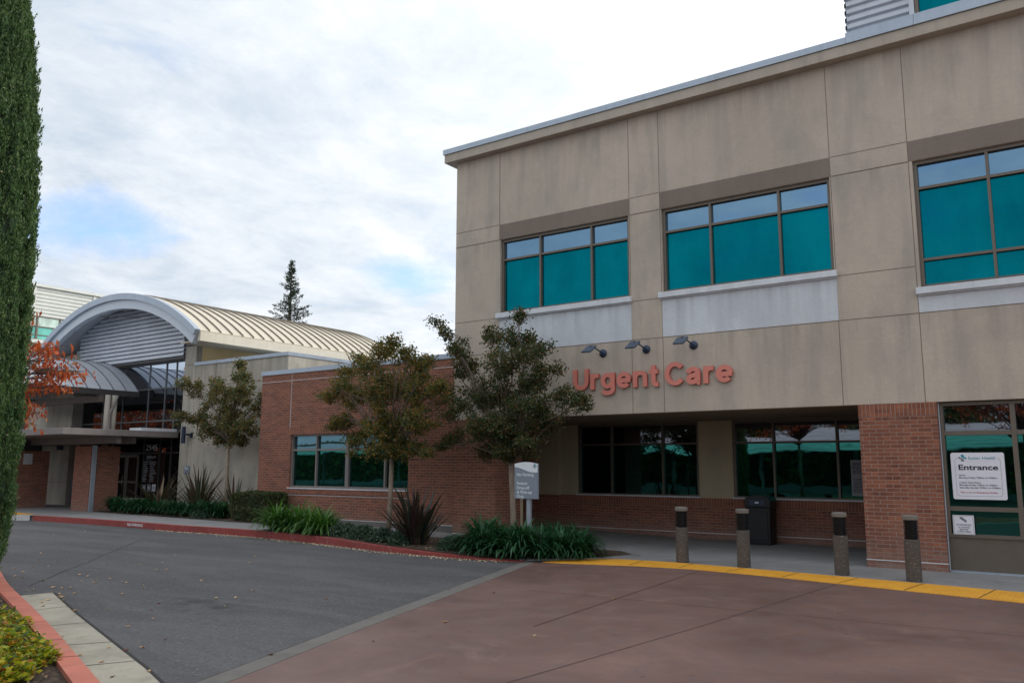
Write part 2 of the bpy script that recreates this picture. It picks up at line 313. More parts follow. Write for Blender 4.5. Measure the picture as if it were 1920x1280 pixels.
# ------------------------------------------------------------------ text
def text_mesh(s, size, mat, extrude=.001, bold=0, spacing=1.0):
    cu = bpy.data.curves.new('t', 'FONT'); cu.body = s; cu.size = size; cu.extrude = extrude; cu.offset = bold; cu.space_character = spacing
    cu.resolution_u = 6
    o = bpy.data.objects.new('t', cu); COL.objects.link(o)
    bpy.context.view_layer.update()
    dg = bpy.context.evaluated_depsgraph_get(); me = bpy.data.meshes.new_from_object(o.evaluated_get(dg))
    bpy.data.objects.remove(o); me.materials.clear(); me.materials.append(mat); return me
def writing(name, s, x0, x1, z0, cap, y, mat, parent=None, extrude=.001, bold=0, axis='X', left=False):
    """flat text on a wall facing -Y; x0..x1 width (x1 None keeps proportions), z0 baseline, cap = cap height"""
    me = text_mesh(s, 1.0, mat, extrude, bold)
    V = np.empty(len(me.vertices)*3, 'f'); me.vertices.foreach_get('co', V); V = V.reshape(-1, 3)
    mn, mx = V.min(0), V.max(0)
    ref = text_mesh('E', 1.0, mat, 0, bold); rz = max(v.co.y for v in ref.vertices); bpy.data.meshes.remove(ref)
    sz = cap/rz; sx = sz if x1 is None else (x1-x0)/(mx[0]-mn[0])
    W = np.empty_like(V); W[:, 0] = x0+(V[:, 0]-mn[0])*sx; W[:, 2] = z0+V[:, 1]*sz; W[:, 1] = y-V[:, 2]
    me.vertices.foreach_set('co', W.ravel()); me.update()
    o = bpy.data.objects.new(name, me); COL.objects.link(o)
    if parent: o.parent = parent; o.matrix_parent_inverse = Matrix.Translation(-parent.location)
    return o

# ------------------------------------------------------------------ walls and windows
def holed_wall(name, mat, x0, x1, z0, z1, y, holes, depth=.25, parent=None, back=None):
    xs = sorted({x0, x1, *[h[0] for h in holes], *[h[1] for h in holes]}); zs = sorted({z0, z1, *[h[2] for h in holes], *[h[3] for h in holes]})
    mb = MB(); yb = y+depth
    for i in range(len(xs)-1):
        for j in range(len(zs)-1):
            cx, cz = (xs[i]+xs[i+1])/2, (zs[j]+zs[j+1])/2
            if any(h[0] < cx < h[1] and h[2] < cz < h[3] for h in holes): continue
            a, b, c, d = xs[i], xs[i+1], zs[j], zs[j+1]
            mb.quad((a, y, c), (b, y, c), (b, y, d), (a, y, d)); mb.quad((b, yb, c), (a, yb, c), (a, yb, d), (b, yb, d))
    for a, b, c, d in list(holes)+[(x0, x1, z0, z1)]:
        mb.quad((a, y, c), (a, yb, c), (a, yb, d), (a, y, d)); mb.quad((b, y, c), (b, y, d), (b, yb, d), (b, yb, c))
        mb.quad((a, y, d), (a, yb, d), (b, yb, d), (b, y, d)); mb.quad((a, y, c), (b, y, c), (b, yb, c), (a, yb, c))
    return mb.build(name, mat, parent)
def window(parent, x0, x1, z0, z1, y, vs, hs, mats, fw=.045, rim=.06, dep=.07, name='window', framemat=None, label=None):
    """frame bars at vs / hs; mats = list of pane materials for the rows from the bottom up"""
    mb = MB(); fm = framemat or M['frame']
    mb.box(x0, x1, y-dep, y+.02, z0, z0+rim); mb.box(x0, x1, y-dep, y+.02, z1-rim, z1)
    mb.box(x0, x0+rim, y-dep, y+.02, z0+rim, z1-rim); mb.box(x1-rim, x1, y-dep, y+.02, z0+rim, z1-rim)
    for v in vs:
        w = fw
        if isinstance(v, tuple): v, w = v
        mb.box(v-w/2, v+w/2, y-dep+.004, y+.018, z0+rim, z1-rim)
    for h in hs: mb.box(x0+rim, x1-rim, y-dep+.009, y+.016, h-fw/2, h+fw/2)
    fr = mb.build(name, fm, parent)
    if label: fr['label'] = label
    rows = [z0+rim]+list(hs)+[z1-rim]
    groups = {}
    for i in range(len(rows)-1): groups.setdefault(mats[i], []).append((rows[i], rows[i+1]))
    for mk, rs in groups.items():
        g = MB()
        for a, b in rs:
            cs = [x0+rim]+[v[0] if isinstance(v, tuple) else v for v in vs]+[x1-rim]
            for c, d in zip(cs[:-1], cs[1:]):
                k = random.uniform(-.0025, .0025); k2 = random.uniform(-.0025, .0025)
                g.quad((c, y+k, a), (d, y-k, a), (d, y-k+k2, b), (c, y+k+k2, b))
        o = g.build('transom_pane' if mk in ('trans', 'halltop', 'wingtop', 'darktop', 'fauxtop') else 'pane', M[mk], fr)
        o.matrix_parent_inverse = Matrix()
    return fr

# ================================================================== SETTING: ground
g = MB(); g.quad((-400, -400, 0), (400, -400, 0), (400, 400, 0), (-400, 400, 0)); g.build('asphalt_road', M['asphalt'], kind='structure')
KF = [(-60, 12.0), (-34, 12.0), (-26.96, 12.0), (-26.3, 12.3), (-23.98, 12.48), (-21.53, 12.55), (-19.28, 12.5), (-17.44, 12.62), (-15.98, 12.6), (-13.78, 12.35), (-11.62, 12.0), (-10.34, 11.93), (-9.42, 11.95), (-8.35, 12.12)]
def kh(x): return .15 if x < -13.5 else max(.012, .15-(x+13.5)*.138/5.2)
def interp(pts, x):
    for (a, b), (c, d) in zip(pts[:-1], pts[1:]):
        if a <= x <= c: return b+(d-b)*(x-a)/(c-a)
    return pts[0][1] if x < pts[0][0] else pts[-1][1]
def band(name, pts_front, pts_back, z_top, mat, kind='structure', skirt=True):
    mb = MB()
    for i in range(len(pts_front)-1):
        a, b = pts_front[i], pts_front[i+1]; c, d = pts_back[i+1], pts_back[i]
        za, zb, zc, zd = (z_top(p[0]) if callable(z_top) else z_top for p in (a, b, c, d))
        mb.quad((*a, za), (*b, zb), (*c, zc), (*d, zd))
        if skirt: mb.quad((*a, -.02), (*b, -.02), (*b, zb), (*a, za)); mb.quad((*d, -.02), (*d, zd), (*c, zc), (*c, -.02))
    return mb.build(name, mat, kind=kind)
# raised kerb along the buildings, painted red
def dense(P, n=4):
    out = []
    for (a, b), (c, d) in zip(P[:-1], P[1:]): out += [(a+(c-a)*i/n, b+(d-b)*i/n) for i in range(n)]
    return out+[P[-1]]
KD = dense([p for p in KF if p[0] >= -26.4]); KB = [(x, y+.15) for x, y in KD]
band('red_kerb', KD, KB, kh, M['kerb'])
KW = [(-27.8, 12.0), (-26.96, 12.0), (-26.4, 12.26)]; band('concrete_kerb', KW, [(x, y+.16) for x, y in KW], .152, M['kerbw'])
KW = [(-60, 12.0), (-27.8, 12.0)]; band('red_kerb', KW, [(x, y+.16) for x, y in KW], .152, M['kerb'])
# sidewalk sheet
st = sorted({p[0] for p in KD}|{-60., -34., -27., -26.5}); fr = [(x, interp(KF, x)+.148) for x in st]; bk = [(x, 19.4) for x in st]
band('sidewalk', fr, bk, lambda x: kh(x)-.003, M['walk'], skirt=False)
TOP = [(-8.35, 12.4), (-7.98, 12.75), (-7.65, 13.18), (-7.2, 13.5), (-6.24, 13.64), (-4.4, 13.52), (-2.72, 13.36), (-.97, 13.18), (3, 12.8), (9, 12.2)]
BOT = [(-8.35, 12.3), (-7.8, 12.34), (-7.1, 12.56), (-6.6, 12.74), (-5.58, 12.93), (-4.2, 12.78), (-2.55, 12.48), (-.91, 12.19), (3, 11.5), (9, 10.4)]
band('colonnade_paving', [(-8.35, 12.3)]+TOP[1:], [(x, 19.4) for x, y in TOP], .009, M['walk'], skirt=False)
band('yellow_tactile_strip', [(-8.05, 12.32)]+BOT[1:], [(-8.0, 12.7)]+TOP[1:], .0135, M['yellow'])
j = MB()
for (a, b), (c, d) in (((-6.61, 12.76), (-6.72, 13.55)), ((-5.78, 12.91), (-5.82, 13.6)), ((-4.97, 12.87), (-4.91, 13.54)), ((-4.05, 12.76), (-4.0, 13.48)), ((-3.2, 12.6), (-3.1, 13.38)), ((-2.3, 12.44), (-2.2, 13.3)), ((-1.4, 12.28), (-1.3, 13.22))):
    j.box(a-.006, a+.006, b, b, .0155, .0155) if False else j.quad((a-.006, b, .017), (a+.006, b, .017), (c+.006, d, .017), (c-.006, d, .017))
j.build('tactile_strip_joint', M['crack'], kind='structure')
# red plaza with its grey border band
PB = [(-8.38, 12.26), (-7.1, 8.15), (-6.71, 6.84), (-5.8, 4.03), (-4.55, 0), (-1.5, -10)]
pl = [(-8.18, 12.3), (-6.88, 8.15), (-6.49, 6.84), (-5.58, 4.03), (-4.33, 0), (-1.28, -10), (25, -10), (25, 10.4), (9, 10.42)]+[(x, y+.02) for x, y in BOT[::-1][1:-1]]
MB().add([(x, y, .005) for x, y in pl], [tuple(range(len(pl)))]).build('red_plaza', M['plaza'], kind='structure')
band('grey_border_band', PB, [(x+.23, y) for x, y in PB], .0085, M['band'])
def strip_line(mb, pts, w, z):
    for (a, b), (c, d) in zip(pts[:-1], pts[1:]):
        v = Vector((c-a, d-b)).normalized(); n = Vector((-v.y, v.x))*w/2
        mb.quad((a+n.x, b+n.y, z), (a-n.x, b-n.y, z), (c-n.x, d-n.y, z), (c+n.x, d+n.y, z))
j = MB()
strip_line(j, [(-3.98, 2.6), (-3.86, 5.43), (-3.56, 8.27), (-3.2, 12.5)], .008, .0095)
j.build('plaza_joint', M['crack'], kind='structure')
j = MB(); strip_line(j, [(-5.38, 12.85), (-5.12, 9.57), (-4.95, 7.4)], .012, .0095); strip_line(j, [(-6.4, 9.45), (-5.86, 9.51), (-4.12, 9.6), (2, 10.0)], .009, .0098); j.build('plaza_saw_cut', M['redjoint'], kind='structure')
j = MB(); cr = [(-12.2, 5.75)]
for i in range(1, 26):
    t = i/25; cr.append((-12.2-(18.07-12.2)*t+random.uniform(-.03, .03), 5.75+(10.98-5.75)*t+random.uniform(-.035, .035)))
strip_line(j, cr, .018, .003); strip_line(j, [(-18.07, 10.98), (-21, 10.6), (-27, 9.8)], .015, .003)
b2 = [(x-.012+random.uniform(-.006, .006), y) for x, y in dense(PB, 12)]; strip_line(j, b2, .022, .003)
j.build('asphalt_crack', M['crack'], kind='structure')
KL = thing('kerb_lettering', 'white stencilled NO-PARKING lettering on the red kerb face', 'lettering', (-21.4, 12.5, .05))
_a, _b = at(239, 985, 1, 12.53), at(268, 988, 1, 12.53)
KLX = (_a.x, _b.x)
# near-left kerb, gutter, bed
K1 = [(-60, 20), (-14.0, 6.1), (-11.9, 5.33), (-11.32, 5.13), (-9.7, 4.62), (-7.96, 4.05), (-6.48, 3.54), (-5.2, 3.1), (-2.5, 1.9), (3, -1.2)]
K2 = [(x-.10, y-.155) for x, y in K1]
mb = MB()
for i in range(len(K1)-1):
    a, b, c, d = K1[i], K1[i+1], K2[i+1], K2[i]
    mb.quad((*d, .13), (*c, .13), (b[0]-.012, b[1]-.016, .13), (a[0]-.012, a[1]-.016, .13)); mb.quad((a[0]-.012, a[1]-.016, .13), (b[0]-.012, b[1]-.016, .13), (*b, .0), (*a, .0)); mb.quad((*d, -.1), (*c, -.1), (*c, .13), (*d, .13))
mb.build('faded_red_kerb', M['kerbs'], kind='structure')
GO = [(-11.31, 5.62), (-9.6, 5.03), (-7.77, 4.44), (-6.55, 4.05), (-6.08, 3.88), (-4.8, 3.4), (-2.1, 2.2), (3, -.8)]
GI = [(-11.4, 5.16), (-9.75, 4.635), (-7.96, 4.05), (-6.9, 3.68), (-6.48, 3.54), (-5.2, 3.1), (-2.5, 1.9), (3, -1.2)]
band('concrete_gutter', GI, GO, .006, M['gutter'], skirt=False)
j = MB()
for (a, b), (c, d) in ((( -11.0, 5.03), (-11.1, 4.86)), ((-9.7, 4.62), (-9.8, 4.47)), ((-8.6, 4.26), (-8.7, 4.1)), ((-7.6, 3.93), (-7.7, 3.77)), ((-6.85, 3.67), (-6.95, 3.51))): strip_line(j, [(a-.012, b-.018), (c, d)], .01, .1325)
for t in ((-10.14, 4.76, -10.08, 5.2), (-9.05, 4.4, -8.9, 4.8), (-7.98, 4.06, -7.75, 4.43), (-7.05, 3.74, -6.85, 4.14), (-6.2, 3.45, -6.0, 3.84)): strip_line(j, [t[:2], t[2:]], .012, .009)
strip_line(j, [(x+.01, y+.012) for x, y in dense(GO, 8)], .03, .0085)
j.build('gutter_joint', M['crack'], kind='structure')
bp = K2+[(3, -20), (-60, -20)]; MB().add([(x, y, .09) for x, y in bp], [tuple(range(len(bp)))]).build('mulch_bed', M['soil'], kind='structure')
# planting beds by the buildings
b1 = [(-16.2, 12.78), (-15.98, 12.76), (-13.78, 12.52), (-11.62, 12.16), (-10.34, 12.08), (-9.42, 12.1), (-8.5, 12.28), (-7.95, 12.9), (-7.55, 13.5), (-7.3, 14.2), (-7.8, 14.7), (-11.0, 14.3), (-13, 13.75), (-15.6, 13.7)]
MB().add([(x, y, kh(x)+.012) for x, y in b1], [tuple(range(len(b1)))]).build('planting_bed', M['soil'], kind='structure')
e1 = [(-8.5, 12.28), (-7.95, 12.86), (-7.5, 13.5), (-7.25, 14.2), (-7.8, 14.75), (-9.4, 14.6)]; band('bed_edging', e1, [(x+.12, y+.05) for x, y in e1], lambda x: .03, M['walk'])
b2_ = [(-27.2, 14.55), (-20, 14.2), (-18.2, 14.15), (-17.6, 14.5), (-17.8, 15.19), (-19.6, 15.19), (-19.6, 16.38), (-27.2, 16.38)]
MB().add([(x, y, .16) for x, y in b2_], [tuple(range(len(b2_)))]).build('planting_bed', M['soil'], kind='structure')

# ================================================================== two storey medical building
B = thing('medical_building', 'two storey tan stucco building with teal windows and a brick base', 'building', (-5, 15, 0))
Y0 = 14.98
W1 = (-10.93, -7.62, 5.1, 6.84); W2 = (-6.88, -3.57, 5.1, 6.84); W3 = (-2.2, 1.1, 4.62, 6.84); W4 = (1.9, 5.2, 4.62, 6.84)
holed_wall('upper_wall', M['stucco'], -12.25, 9, 2.71, 8.96, Y0, [W1, W2, W3, W4], .22, B)
mb = MB(); mb.box(-12.25, -12.1, Y0+.22, 40, 2.71, 8.96); mb.box(-12.1, 9, 39.8, 40, 0, 8.96); mb.box(8.8, 9, Y0+.22, 39.8, 0, 8.96); mb.build('side_wall', M['stucco'], B)
MB().box(-12.1, 8.8, Y0+.22, 39.8, 8.7, 8.9).build('roof_deck', M['fascia'], B)
mb = MB(); mb.box(-12.47, 9.2, 14.76, 40.2, 8.96, 9.16); mb.build('cornice', M['fascia'], B)
mb = MB(); mb.box(-12.5, -10.0, 14.73, 40.23, 9.165, 9.29)
for a, b in ((-9.995, -7.1), (-7.095, -3.1)): mb.box(a, b, 14.73, 40.23, 9.165, 9.29)
for a, b in ((-3.095, -1.98), (-1.975, 2), (2.005, 9.2)): mb.box(a, b, 14.725, 40.23, 9.165, 9.36)
mb.build('roof_coping', M['coping'], B)
# penthouse storey
mb = MB(); z = 9.36
while z < 12.6:
    mb.add([(x, y, zz) for x in (-3.08, -2.05) for y, zz in ((14.87, z), (14.87, z+.075), (14.93, z+.1), (14.93, z+.13), (14.87, z+.145))], [(0, 5, 6, 1), (1, 6, 7, 2), (2, 7, 8, 3), (3, 8, 9, 4)])
    mb.add([(x, y, zz) for y in (14.9, 30) for x, zz in ((-3.12, z), (-3.12, z+.075), (-3.06, z+.1), (-3.06, z+.13), (-3.12, z+.145))], [(0, 1, 6, 5), (1, 2, 7, 6), (2, 3, 8, 7), (3, 4, 9, 8)])
    z += .145
mb.box(-3.05, -2.06, 14.94, 30, 9.36, 12.6); mb.box(-2.05, -1.97, 14.85, 14.95, 9.36, 12.6); mb.box(-2.05, 9, 15.0, 30, 10.9, 12.6); mb.build('ribbed_siding', M['siding'], B)
window(B, -1.96, 4.5, 9.36, 10.9, 14.93, (-.98, .1, 1.2, 2.3, 3.4), (), ['teal'])
# bands, panels, joints
mb = MB()
for a, b in ((-10.95, -7.59), (-6.9, -3.54), (-2.25, 1.12), (1.85, 5.25)): mb.box(a, b, Y0-.006, Y0+.02, 6.845, 7.2)
mb.build('lintel_band', M['lintel'], B)
mb = MB()
for a, b, c in ((-10.95, -7.59, 4.98), (-6.9, -3.54, 4.98), (-2.25, 1.12, 4.52), (1.85, 5.25, 4.52)): mb.box(a, b, Y0-.005, Y0+.02, 4.205, c)
mb.build('spandrel_panel', M['panel'], B)
mb = MB()
for x in (-7.595, -6.905, -3.545, -2.255, 1.115, 1.855, 5.245): mb.box(x-.005, x+.005, Y0-.003, Y0+.01, 2.71, 6.83 if False else 8.95)
mb.box(-10.957, -10.943, Y0-.003, Y0+.01, 6.84, 8.95)
for a, b in ((-12.25, -10.96), (-7.58, -6.915), (-3.53, -2.265), (1.13, 1.84)):
    for z in (7.2, 5.0): mb.box(a, b, Y0-.0025, Y0+.01, z-.006, z+.006)
    mb.box(a, b, Y0-.0025, Y0+.01, 6.83, 6.85)
mb.box(-12.25, 9, Y0-.0035, Y0+.01, 4.193, 4.205)
mb.build('control_joint', M['joint'], B)
for (a, b, c, d), vs, hs, ms in ((W1, (-9.87, -8.55), (6.36,), ['teal', 'trans']), (W2, (-5.87, -4.52), (6.36,), ['teal', 'trans']),
        (W3, (-1.1, 0), (5.11, 6.36), ['teal', 'teal', 'trans']), (W4, (3, 4.1), (5.11, 6.36), ['teal', 'teal', 'trans'])):
    w = window(B, a, b, c, d, Y0+.13, vs, hs, ms)
    s = MB().box(a-.07, b+.05, Y0-.09, Y0+.06, c-.115, c-.0).box(a-.05, b+.03, Y0-.05, Y0-.0, c-.14, c-.115).build('sill', M['sill'], w, bevel=.008); s.matrix_parent_inverse = Matrix()
# overhang: soffit, piers, recessed wall
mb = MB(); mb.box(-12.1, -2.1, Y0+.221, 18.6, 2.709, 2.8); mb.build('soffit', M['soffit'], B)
for x, y in ((-9.55, 17.1), (-7.41, 17.1), (-5.24, 17.0)): MB().lathe([(.1, -.02), (.1, 0), (.07, 0.002)], (x, y, 2.703)).build('downlight', M['greybeam'], B)
for (a, b) in ((-12.245, -11.03), (-3.31, -2.1)):
    p = MB().box(a, b, Y0+.0, 16.0, 0, 2.708).build('brick_pier', M['brick'], B)
    s = MB().box(a-.003, b+.003, Y0-.004, 16.003, 2.50, 2.699).build('soldier_course', M['soldier'], p); s.matrix_parent_inverse = Matrix()
    s = MB().box(a-.006, b+.006, Y0-.008, 16.006, .125, .142).build('flashing', M['whitemetal'], p); s.matrix_parent_inverse = Matrix()
YB = 18.5
def xb(px): return at(px, 860, 1, YB).x
x1a, x1b, x2a = xb(1083), xb(1310), xb(1374)
lw = MB().box(-13.2, -2.1, YB-.02, YB+.3, 0, .93).build('brick_base_wall', M['brick'], B)
s = MB().box(-13.2, -2.1, YB-.026, YB+.1, .74, .932).build('soldier_course', M['soldier'], lw); s.matrix_parent_inverse = Matrix()
s = MB().box(-13.2, -2.1, YB-.03, YB+.1, .135, .15).build('flashing', M['whitemetal'], lw); s.matrix_parent_inverse = Matrix()
holed_wall('recessed_wall', M['stucco_w'], -13.2, -2.1, .93, 2.71, YB, [(x1a, x1b, .935, 2.705), (x2a, -2.15, .935, 2.705)], .2, B)
MB().box(-13.0, xb(1053), YB-.14, YB, 0.932, 2.704).build('pilaster', M['stucco_w'], B)
MB().box(-13.0, xb(1053), YB-.16, YB-.03, 0, .931).build('pilaster_base', M['brick'], B)
zt = at(1240, 832, 1, YB+.1).z
for a, b, vs in ((x1a, x1b, (xb(1145), xb(1241))), (x2a, -2.15, (xb(1450), xb(1570), xb(1690)))):
    w = window(B, a, b, .935, 2.705, YB+.1, vs, (zt,), ['dark', 'darktop'])
    s = MB().box(a-.02, b+.02, YB-.07, YB+.05, .935, .965).build('sill', M['sill'], w); s.matrix_parent_inverse = Matrix()
MB().box(-2.1, -1.9, 15.3, YB, 0, 2.7).build('return_wall', M['stucco_w'], B)
# storefront right of the pier
for k, (a, b) in enumerate(((-2.085, 1.05), (1.05, 4.2), (4.2, 7.3))):
    w = window(B, a, b, .55, 2.70, 15.17, (a+1.03, a+2.08), (1.0, 2.2), ['dark', 'dark', 'darktop'], .07, .055, .08)
    s = MB().box(a, b, 15.12, 15.2, .03, .549).build('kick_panel', M['frame'], w); s.matrix_parent_inverse = Matrix()
    s = MB().box(a, b, 15.06, 15.2, .0, .035).build('threshold', M['coping'], w); s.matrix_parent_inverse = Matrix()
MB().box(7.3, 9, 15.0, 15.3, 0, 2.7).build('end_pier', M['brick'], B)
mb = MB(); mb.box(-12.1, 8.8, 19.5, 19.6, 2.8, 8.6); mb.box(-1.9, 8.8, 16.6, 16.7, 0, 2.7); mb.box(-13, -2.2, 19.3, 19.4, 0, 2.7); mb.box(-12, 8.8, 15.3, 19.5, 4.1, 4.15); mb.build('inner_wall', M['lintel'], B)
MB().tube([(-2.09, 15.08, 0.02), (-2.09, 15.08, 2.7)], .012).build('pier_trim', M['coping'], B)

# ------------------------------------------------------------------ Urgent Care letters
S = thing('urgent_care_sign', 'salmon raised letters reading Urgent Care above the colonnade', 'sign', (-7.2, Y0, 3.2))
def ell(cx, cy, rx, ry, a0, a1, n=22): return [(cx+rx*math.cos(R(a0+(a1-a0)*i/n)), cy+ry*math.sin(R(a0+(a1-a0)*i/n))) for i in range(n+1)]
def smooth_path(P, n=6):
    out = []
    for i in range(len(P)-1):
        p0, p1, p2, p3 = P[max(i-1, 0)], P[i], P[i+1], P[min(i+2, len(P)-1)]
        for k in range(n):
            t = k/n; out.append(tuple(.5*(2*p1[c]+(p2[c]-p0[c])*t+(2*p0[c]-5*p1[c]+4*p2[c]-p3[c])*t*t+(3*p1[c]-p0[c]-3*p2[c]+p3[c])*t**3) for c in (0, 1)))
    return out+[P[-1]]
GLY = {'U': (.84, [[(.115, 1), (.115, .42)]+ell(.42, .42, .305, .315, 180, 360)[1:]+[(.725, 1)]]),
 'r': (.47, [[(.11, 0), (.11, .74)], smooth_path([(.11, .40), (.16, .55), (.27, .635), (.45, .64)])]),
 'g': (.73, [ell(.35, .385, .24, .265, 0, 360, 30), smooth_path([(.61, .74), (.61, .3), (.61, .0), (.56, -.13), (.37, -.19), (.19, -.155), (.11, -.06)])]),
 'e': (.73, [ell(.365, .37, .255, .275, 0, 318, 30), [(.17, .35), (.68, .35)]]),
 'n': (.71, [[(.11, 0), (.11, .74)], smooth_path([(.11, .42), (.17, .56), (.32, .64), (.47, .62), (.57, .53), (.59, .38)])[:-1]+[(.59, .36), (.59, 0)]]),
 't': (.45, [[(.21, .94), (.21, .3)]+smooth_path([(.21, .24), (.24, .13), (.32, .085), (.43, .09)]), [(.02, .66), (.42, .66)]]),
 'C': (.9, [ell(.48, .5, .365, .42, 38, 322, 34)]),
 'a': (.69, [smooth_path([(.1, .49), (.16, .6), (.32, .65), (.47, .61), (.53, .48)])+[(.53, .14)]+smooth_path([(.53, .12), (.56, .06), (.62, .04)])[1:], smooth_path([(.5, .42), (.36, .385), (.17, .33), (.115, .21), (.2, .1), (.36, .1), (.5, .24)])])}
def stroke(mb, P, w, x0, z0, sx, sz, yf, yb, closed=False):
    Q = [(x0+px*sx, z0+pz*sz) for px, pz in P]; Lp = []; Rp = []
    for i, q in enumerate(Q):
        a = Q[i-1] if i else (Q[-2] if closed else q); b = Q[i+1] if i < len(Q)-1 else (Q[1] if closed else q)
        dx, dz = b[0]-a[0], b[1]-a[1]; l = math.hypot(dx, dz)+1e-9; nx, nz = -dz/l*w/2, dx/l*w*.94/2
        Lp.append((q[0]+nx, q[1]+nz)); Rp.append((q[0]-nx, q[1]-nz))
    n = len(Q); v = [(x, yf, z) for x, z in Lp]+[(x, yf, z) for x, z in Rp]+[(x, yb, z) for x, z in Lp]+[(x, yb, z) for x, z in Rp]; f = []
    for i in range(n-1): f += [(i, i+1, 2*n+i+1, 2*n+i), (n+i+1, n+i, 3*n+i, 3*n+i+1)]
    if not closed: f += [(0, 2*n, 3*n, n), (n-1, 2*n-1, 4*n-1, 3*n-1)]
    mb.add(v, f, 1); mb.add(v[:2*n], [(i, n+i, n+i+1, i+1) for i in range(n-1)], 0)
for word, wx0_, wx1_ in (('Urgent', -8.965, -6.99), ('Care', -6.86, -5.47)):
    gap = .07; adv = sum(GLY[c][0]+gap for c in word)-gap; cap_ = .445; sx_ = (wx1_-wx0_)/adv; x = wx0_
    for c in word:
        mb = MB()
        for k, P in enumerate(GLY[c][1]): stroke(mb, P, .095, x, 3.225, sx_, cap_, Y0-.075-.0006*k, Y0-.02, closed=(c == 'g' and k == 0))
        mb.build('letter', [M['salmon'], M['salmonside']], S); x += (GLY[c][0]+gap)*sx_

# ------------------------------------------------------------------ sign lights
L0 = None
for i, (x, lab) in enumerate(((-8.26, 'wall floodlight on a short arm, leftmost above the letters Urgent'), (-7.27, 'wall floodlight on a short arm, middle of the three above the sign'), (-6.26, 'wall floodlight on a short arm, rightmost above the letters Care'))):
    if L0 is None:
        L0 = thing('wall_floodlight', lab, 'wall lamp', (x, Y0, 3.98), 'floodlights above the lettering')
        me_ = MB().lathe([(.085, 0), (.085, .02), (.06, .035), (.03, .05)], n=20); me_.v = [(p[0], -p[2], p[1]) for p in me_.v]
        k = me_.build('wall_plate', M['navy'], L0, smooth=False); k.matrix_parent_inverse = Matrix()
        k = MB().tube([(0, -.03, 0), (-.02, -.2, .05), (-.04, -.42, .11), (-.045, -.47, .1)], .014).build('arm', M['navy'], L0); k.matrix_parent_inverse = Matrix()
        h = MB(); h.add([(-.15, -.42, .12), (.07, -.42, .12), (.07, -.66, -.03), (-.15, -.66, -.03), (-.15, -.395, .085), (.07, -.395, .085), (.07, -.645, -.06), (-.15, -.645, -.06)],
              [(0, 1, 2, 3), (7, 6, 5, 4), (0, 4, 5, 1), (1, 5, 6, 2), (2, 6, 7, 3), (3, 7, 4, 0)])
        k = h.build('lamp_head', M['lamp'], L0, bevel=.006); k.matrix_parent_inverse = Matrix()
    else:
        c = L0.copy(); COL.objects.link(c); c.location = (x, Y0, 3.985); c['label'] = lab
        for ch in list(L0.children):
            d = ch.copy(); COL.objects.link(d); d.parent = c; d.matrix_parent_inverse = Matrix()

# ------------------------------------------------------------------ bollards
prof = [(.105, 0), (.108, .02), (.108, .58), (.103, .6)]
labs = ('concrete bollard light nearest the planting bed', 'concrete bollard light standing before the black litter bin', 'concrete bollard light just left of the brick pier', 'concrete bollard light in front of the right brick pier')
BL = None
for (x, y), lab in zip(((-6.06, 13.72), (-4.96, 13.7), (-3.385, 13.62), (-2.35, 13.5)), labs):
    if BL is None:
        BL = thing('bollard', lab, 'bollard', (x, y, .009), 'bollard lights along the yellow strip')
        k = MB().lathe(prof, n=28).build('post', M['agg'], BL, smooth=False); k.matrix_parent_inverse = Matrix()
        pr = [(.09, .60)]
        for i in range(8): z = .615+i*.0325; pr += [(.08, z), (.1, z+.004), (.106, z+.018), (.08, z+.022)]
        k = MB().lathe(pr+[(.08, .885)], n=28).build('louvre', M['louvre'], BL); k.matrix_parent_inverse = Matrix()
        k = MB().lathe([(.1, .875), (.11, .882), (.112, .93), (.1, .945), (.05, .95)], n=28).build('cap', M['capc'], BL); k.matrix_parent_inverse = Matrix()
    else:
        c = BL.copy(); COL.objects.link(c); c.location = (x, y, .009); c['label'] = lab
        for ch in list(BL.children):
            d = ch.copy(); COL.objects.link(d); d.parent = c; d.matrix_parent_inverse = Matrix()

# ------------------------------------------------------------------ litter bins
def litter_bin(loc, lab, w, d, h, mat):
    t = thing('litter_bin', lab, 'litter bin', loc, 'dark litter bins')
    def P(mb, **k):
        o = mb.build(**k) if False else None
    mb = MB(); hw, hd = w/2, d/2
    mb.add([(-hw*.94, -hd*.94, 0), (hw*.94, -hd*.94, 0), (hw*.94, hd*.94, 0), (-hw*.94, hd*.94, 0), (-hw, -hd, h*.74), (hw, -hd, h*.74), (hw, hd, h*.74), (-hw, hd, h*.74)], [(0,3,2,1),(4,5,6,7),(0,1,5,4),(1,2,6,5),(2,3,7,6),(3,0,4,7)])
    o = mb.build('bin_body', mat, t, bevel=.02); o.matrix_parent_inverse = Matrix()
    mb = MB(); n = 10; pts = [(-hw*1.03, h*.745), (hw*1.03, h*.745)]+[(hw*1.03*math.cos(PI*i/n), h*.88+h*.12*math.sin(PI*i/n)) for i in range(n+1)]
    mb.add([(x, -hd*1.02, z) for x, z in pts]+[(x, hd*1.02, z) for x, z in pts], [tuple(range(len(pts))), tuple(range(len(pts), 2*len(pts)))[::-1]]+[((i+1) % len(pts), i, i+len(pts), (i+1) % len(pts)+len(pts)) for i in range(len(pts))])
    o = mb.build('bin_hood', mat, t, bevel=.012); o.matrix_parent_inverse = Matrix()
    o = MB().box(-hw*.62, hw*.62, -hd*1.02-.006, -hd*1.02+.01, h*.79, h*.9).build('flap', M['navy'], t, bevel=.004); o.matrix_parent_inverse = Matrix()
    o = MB().box(-hw*.78, hw*.78, -hd-.008, -hd+.01, h*.1, h*.66).build('front_panel', mat, t, bevel=.004); o.matrix_parent_inverse = Matrix()
    return t
litter_bin((-6.08, 17.95, .009), 'black domed litter bin against the wall under the colonnade window', .54, .46, 1.05, M['black'])
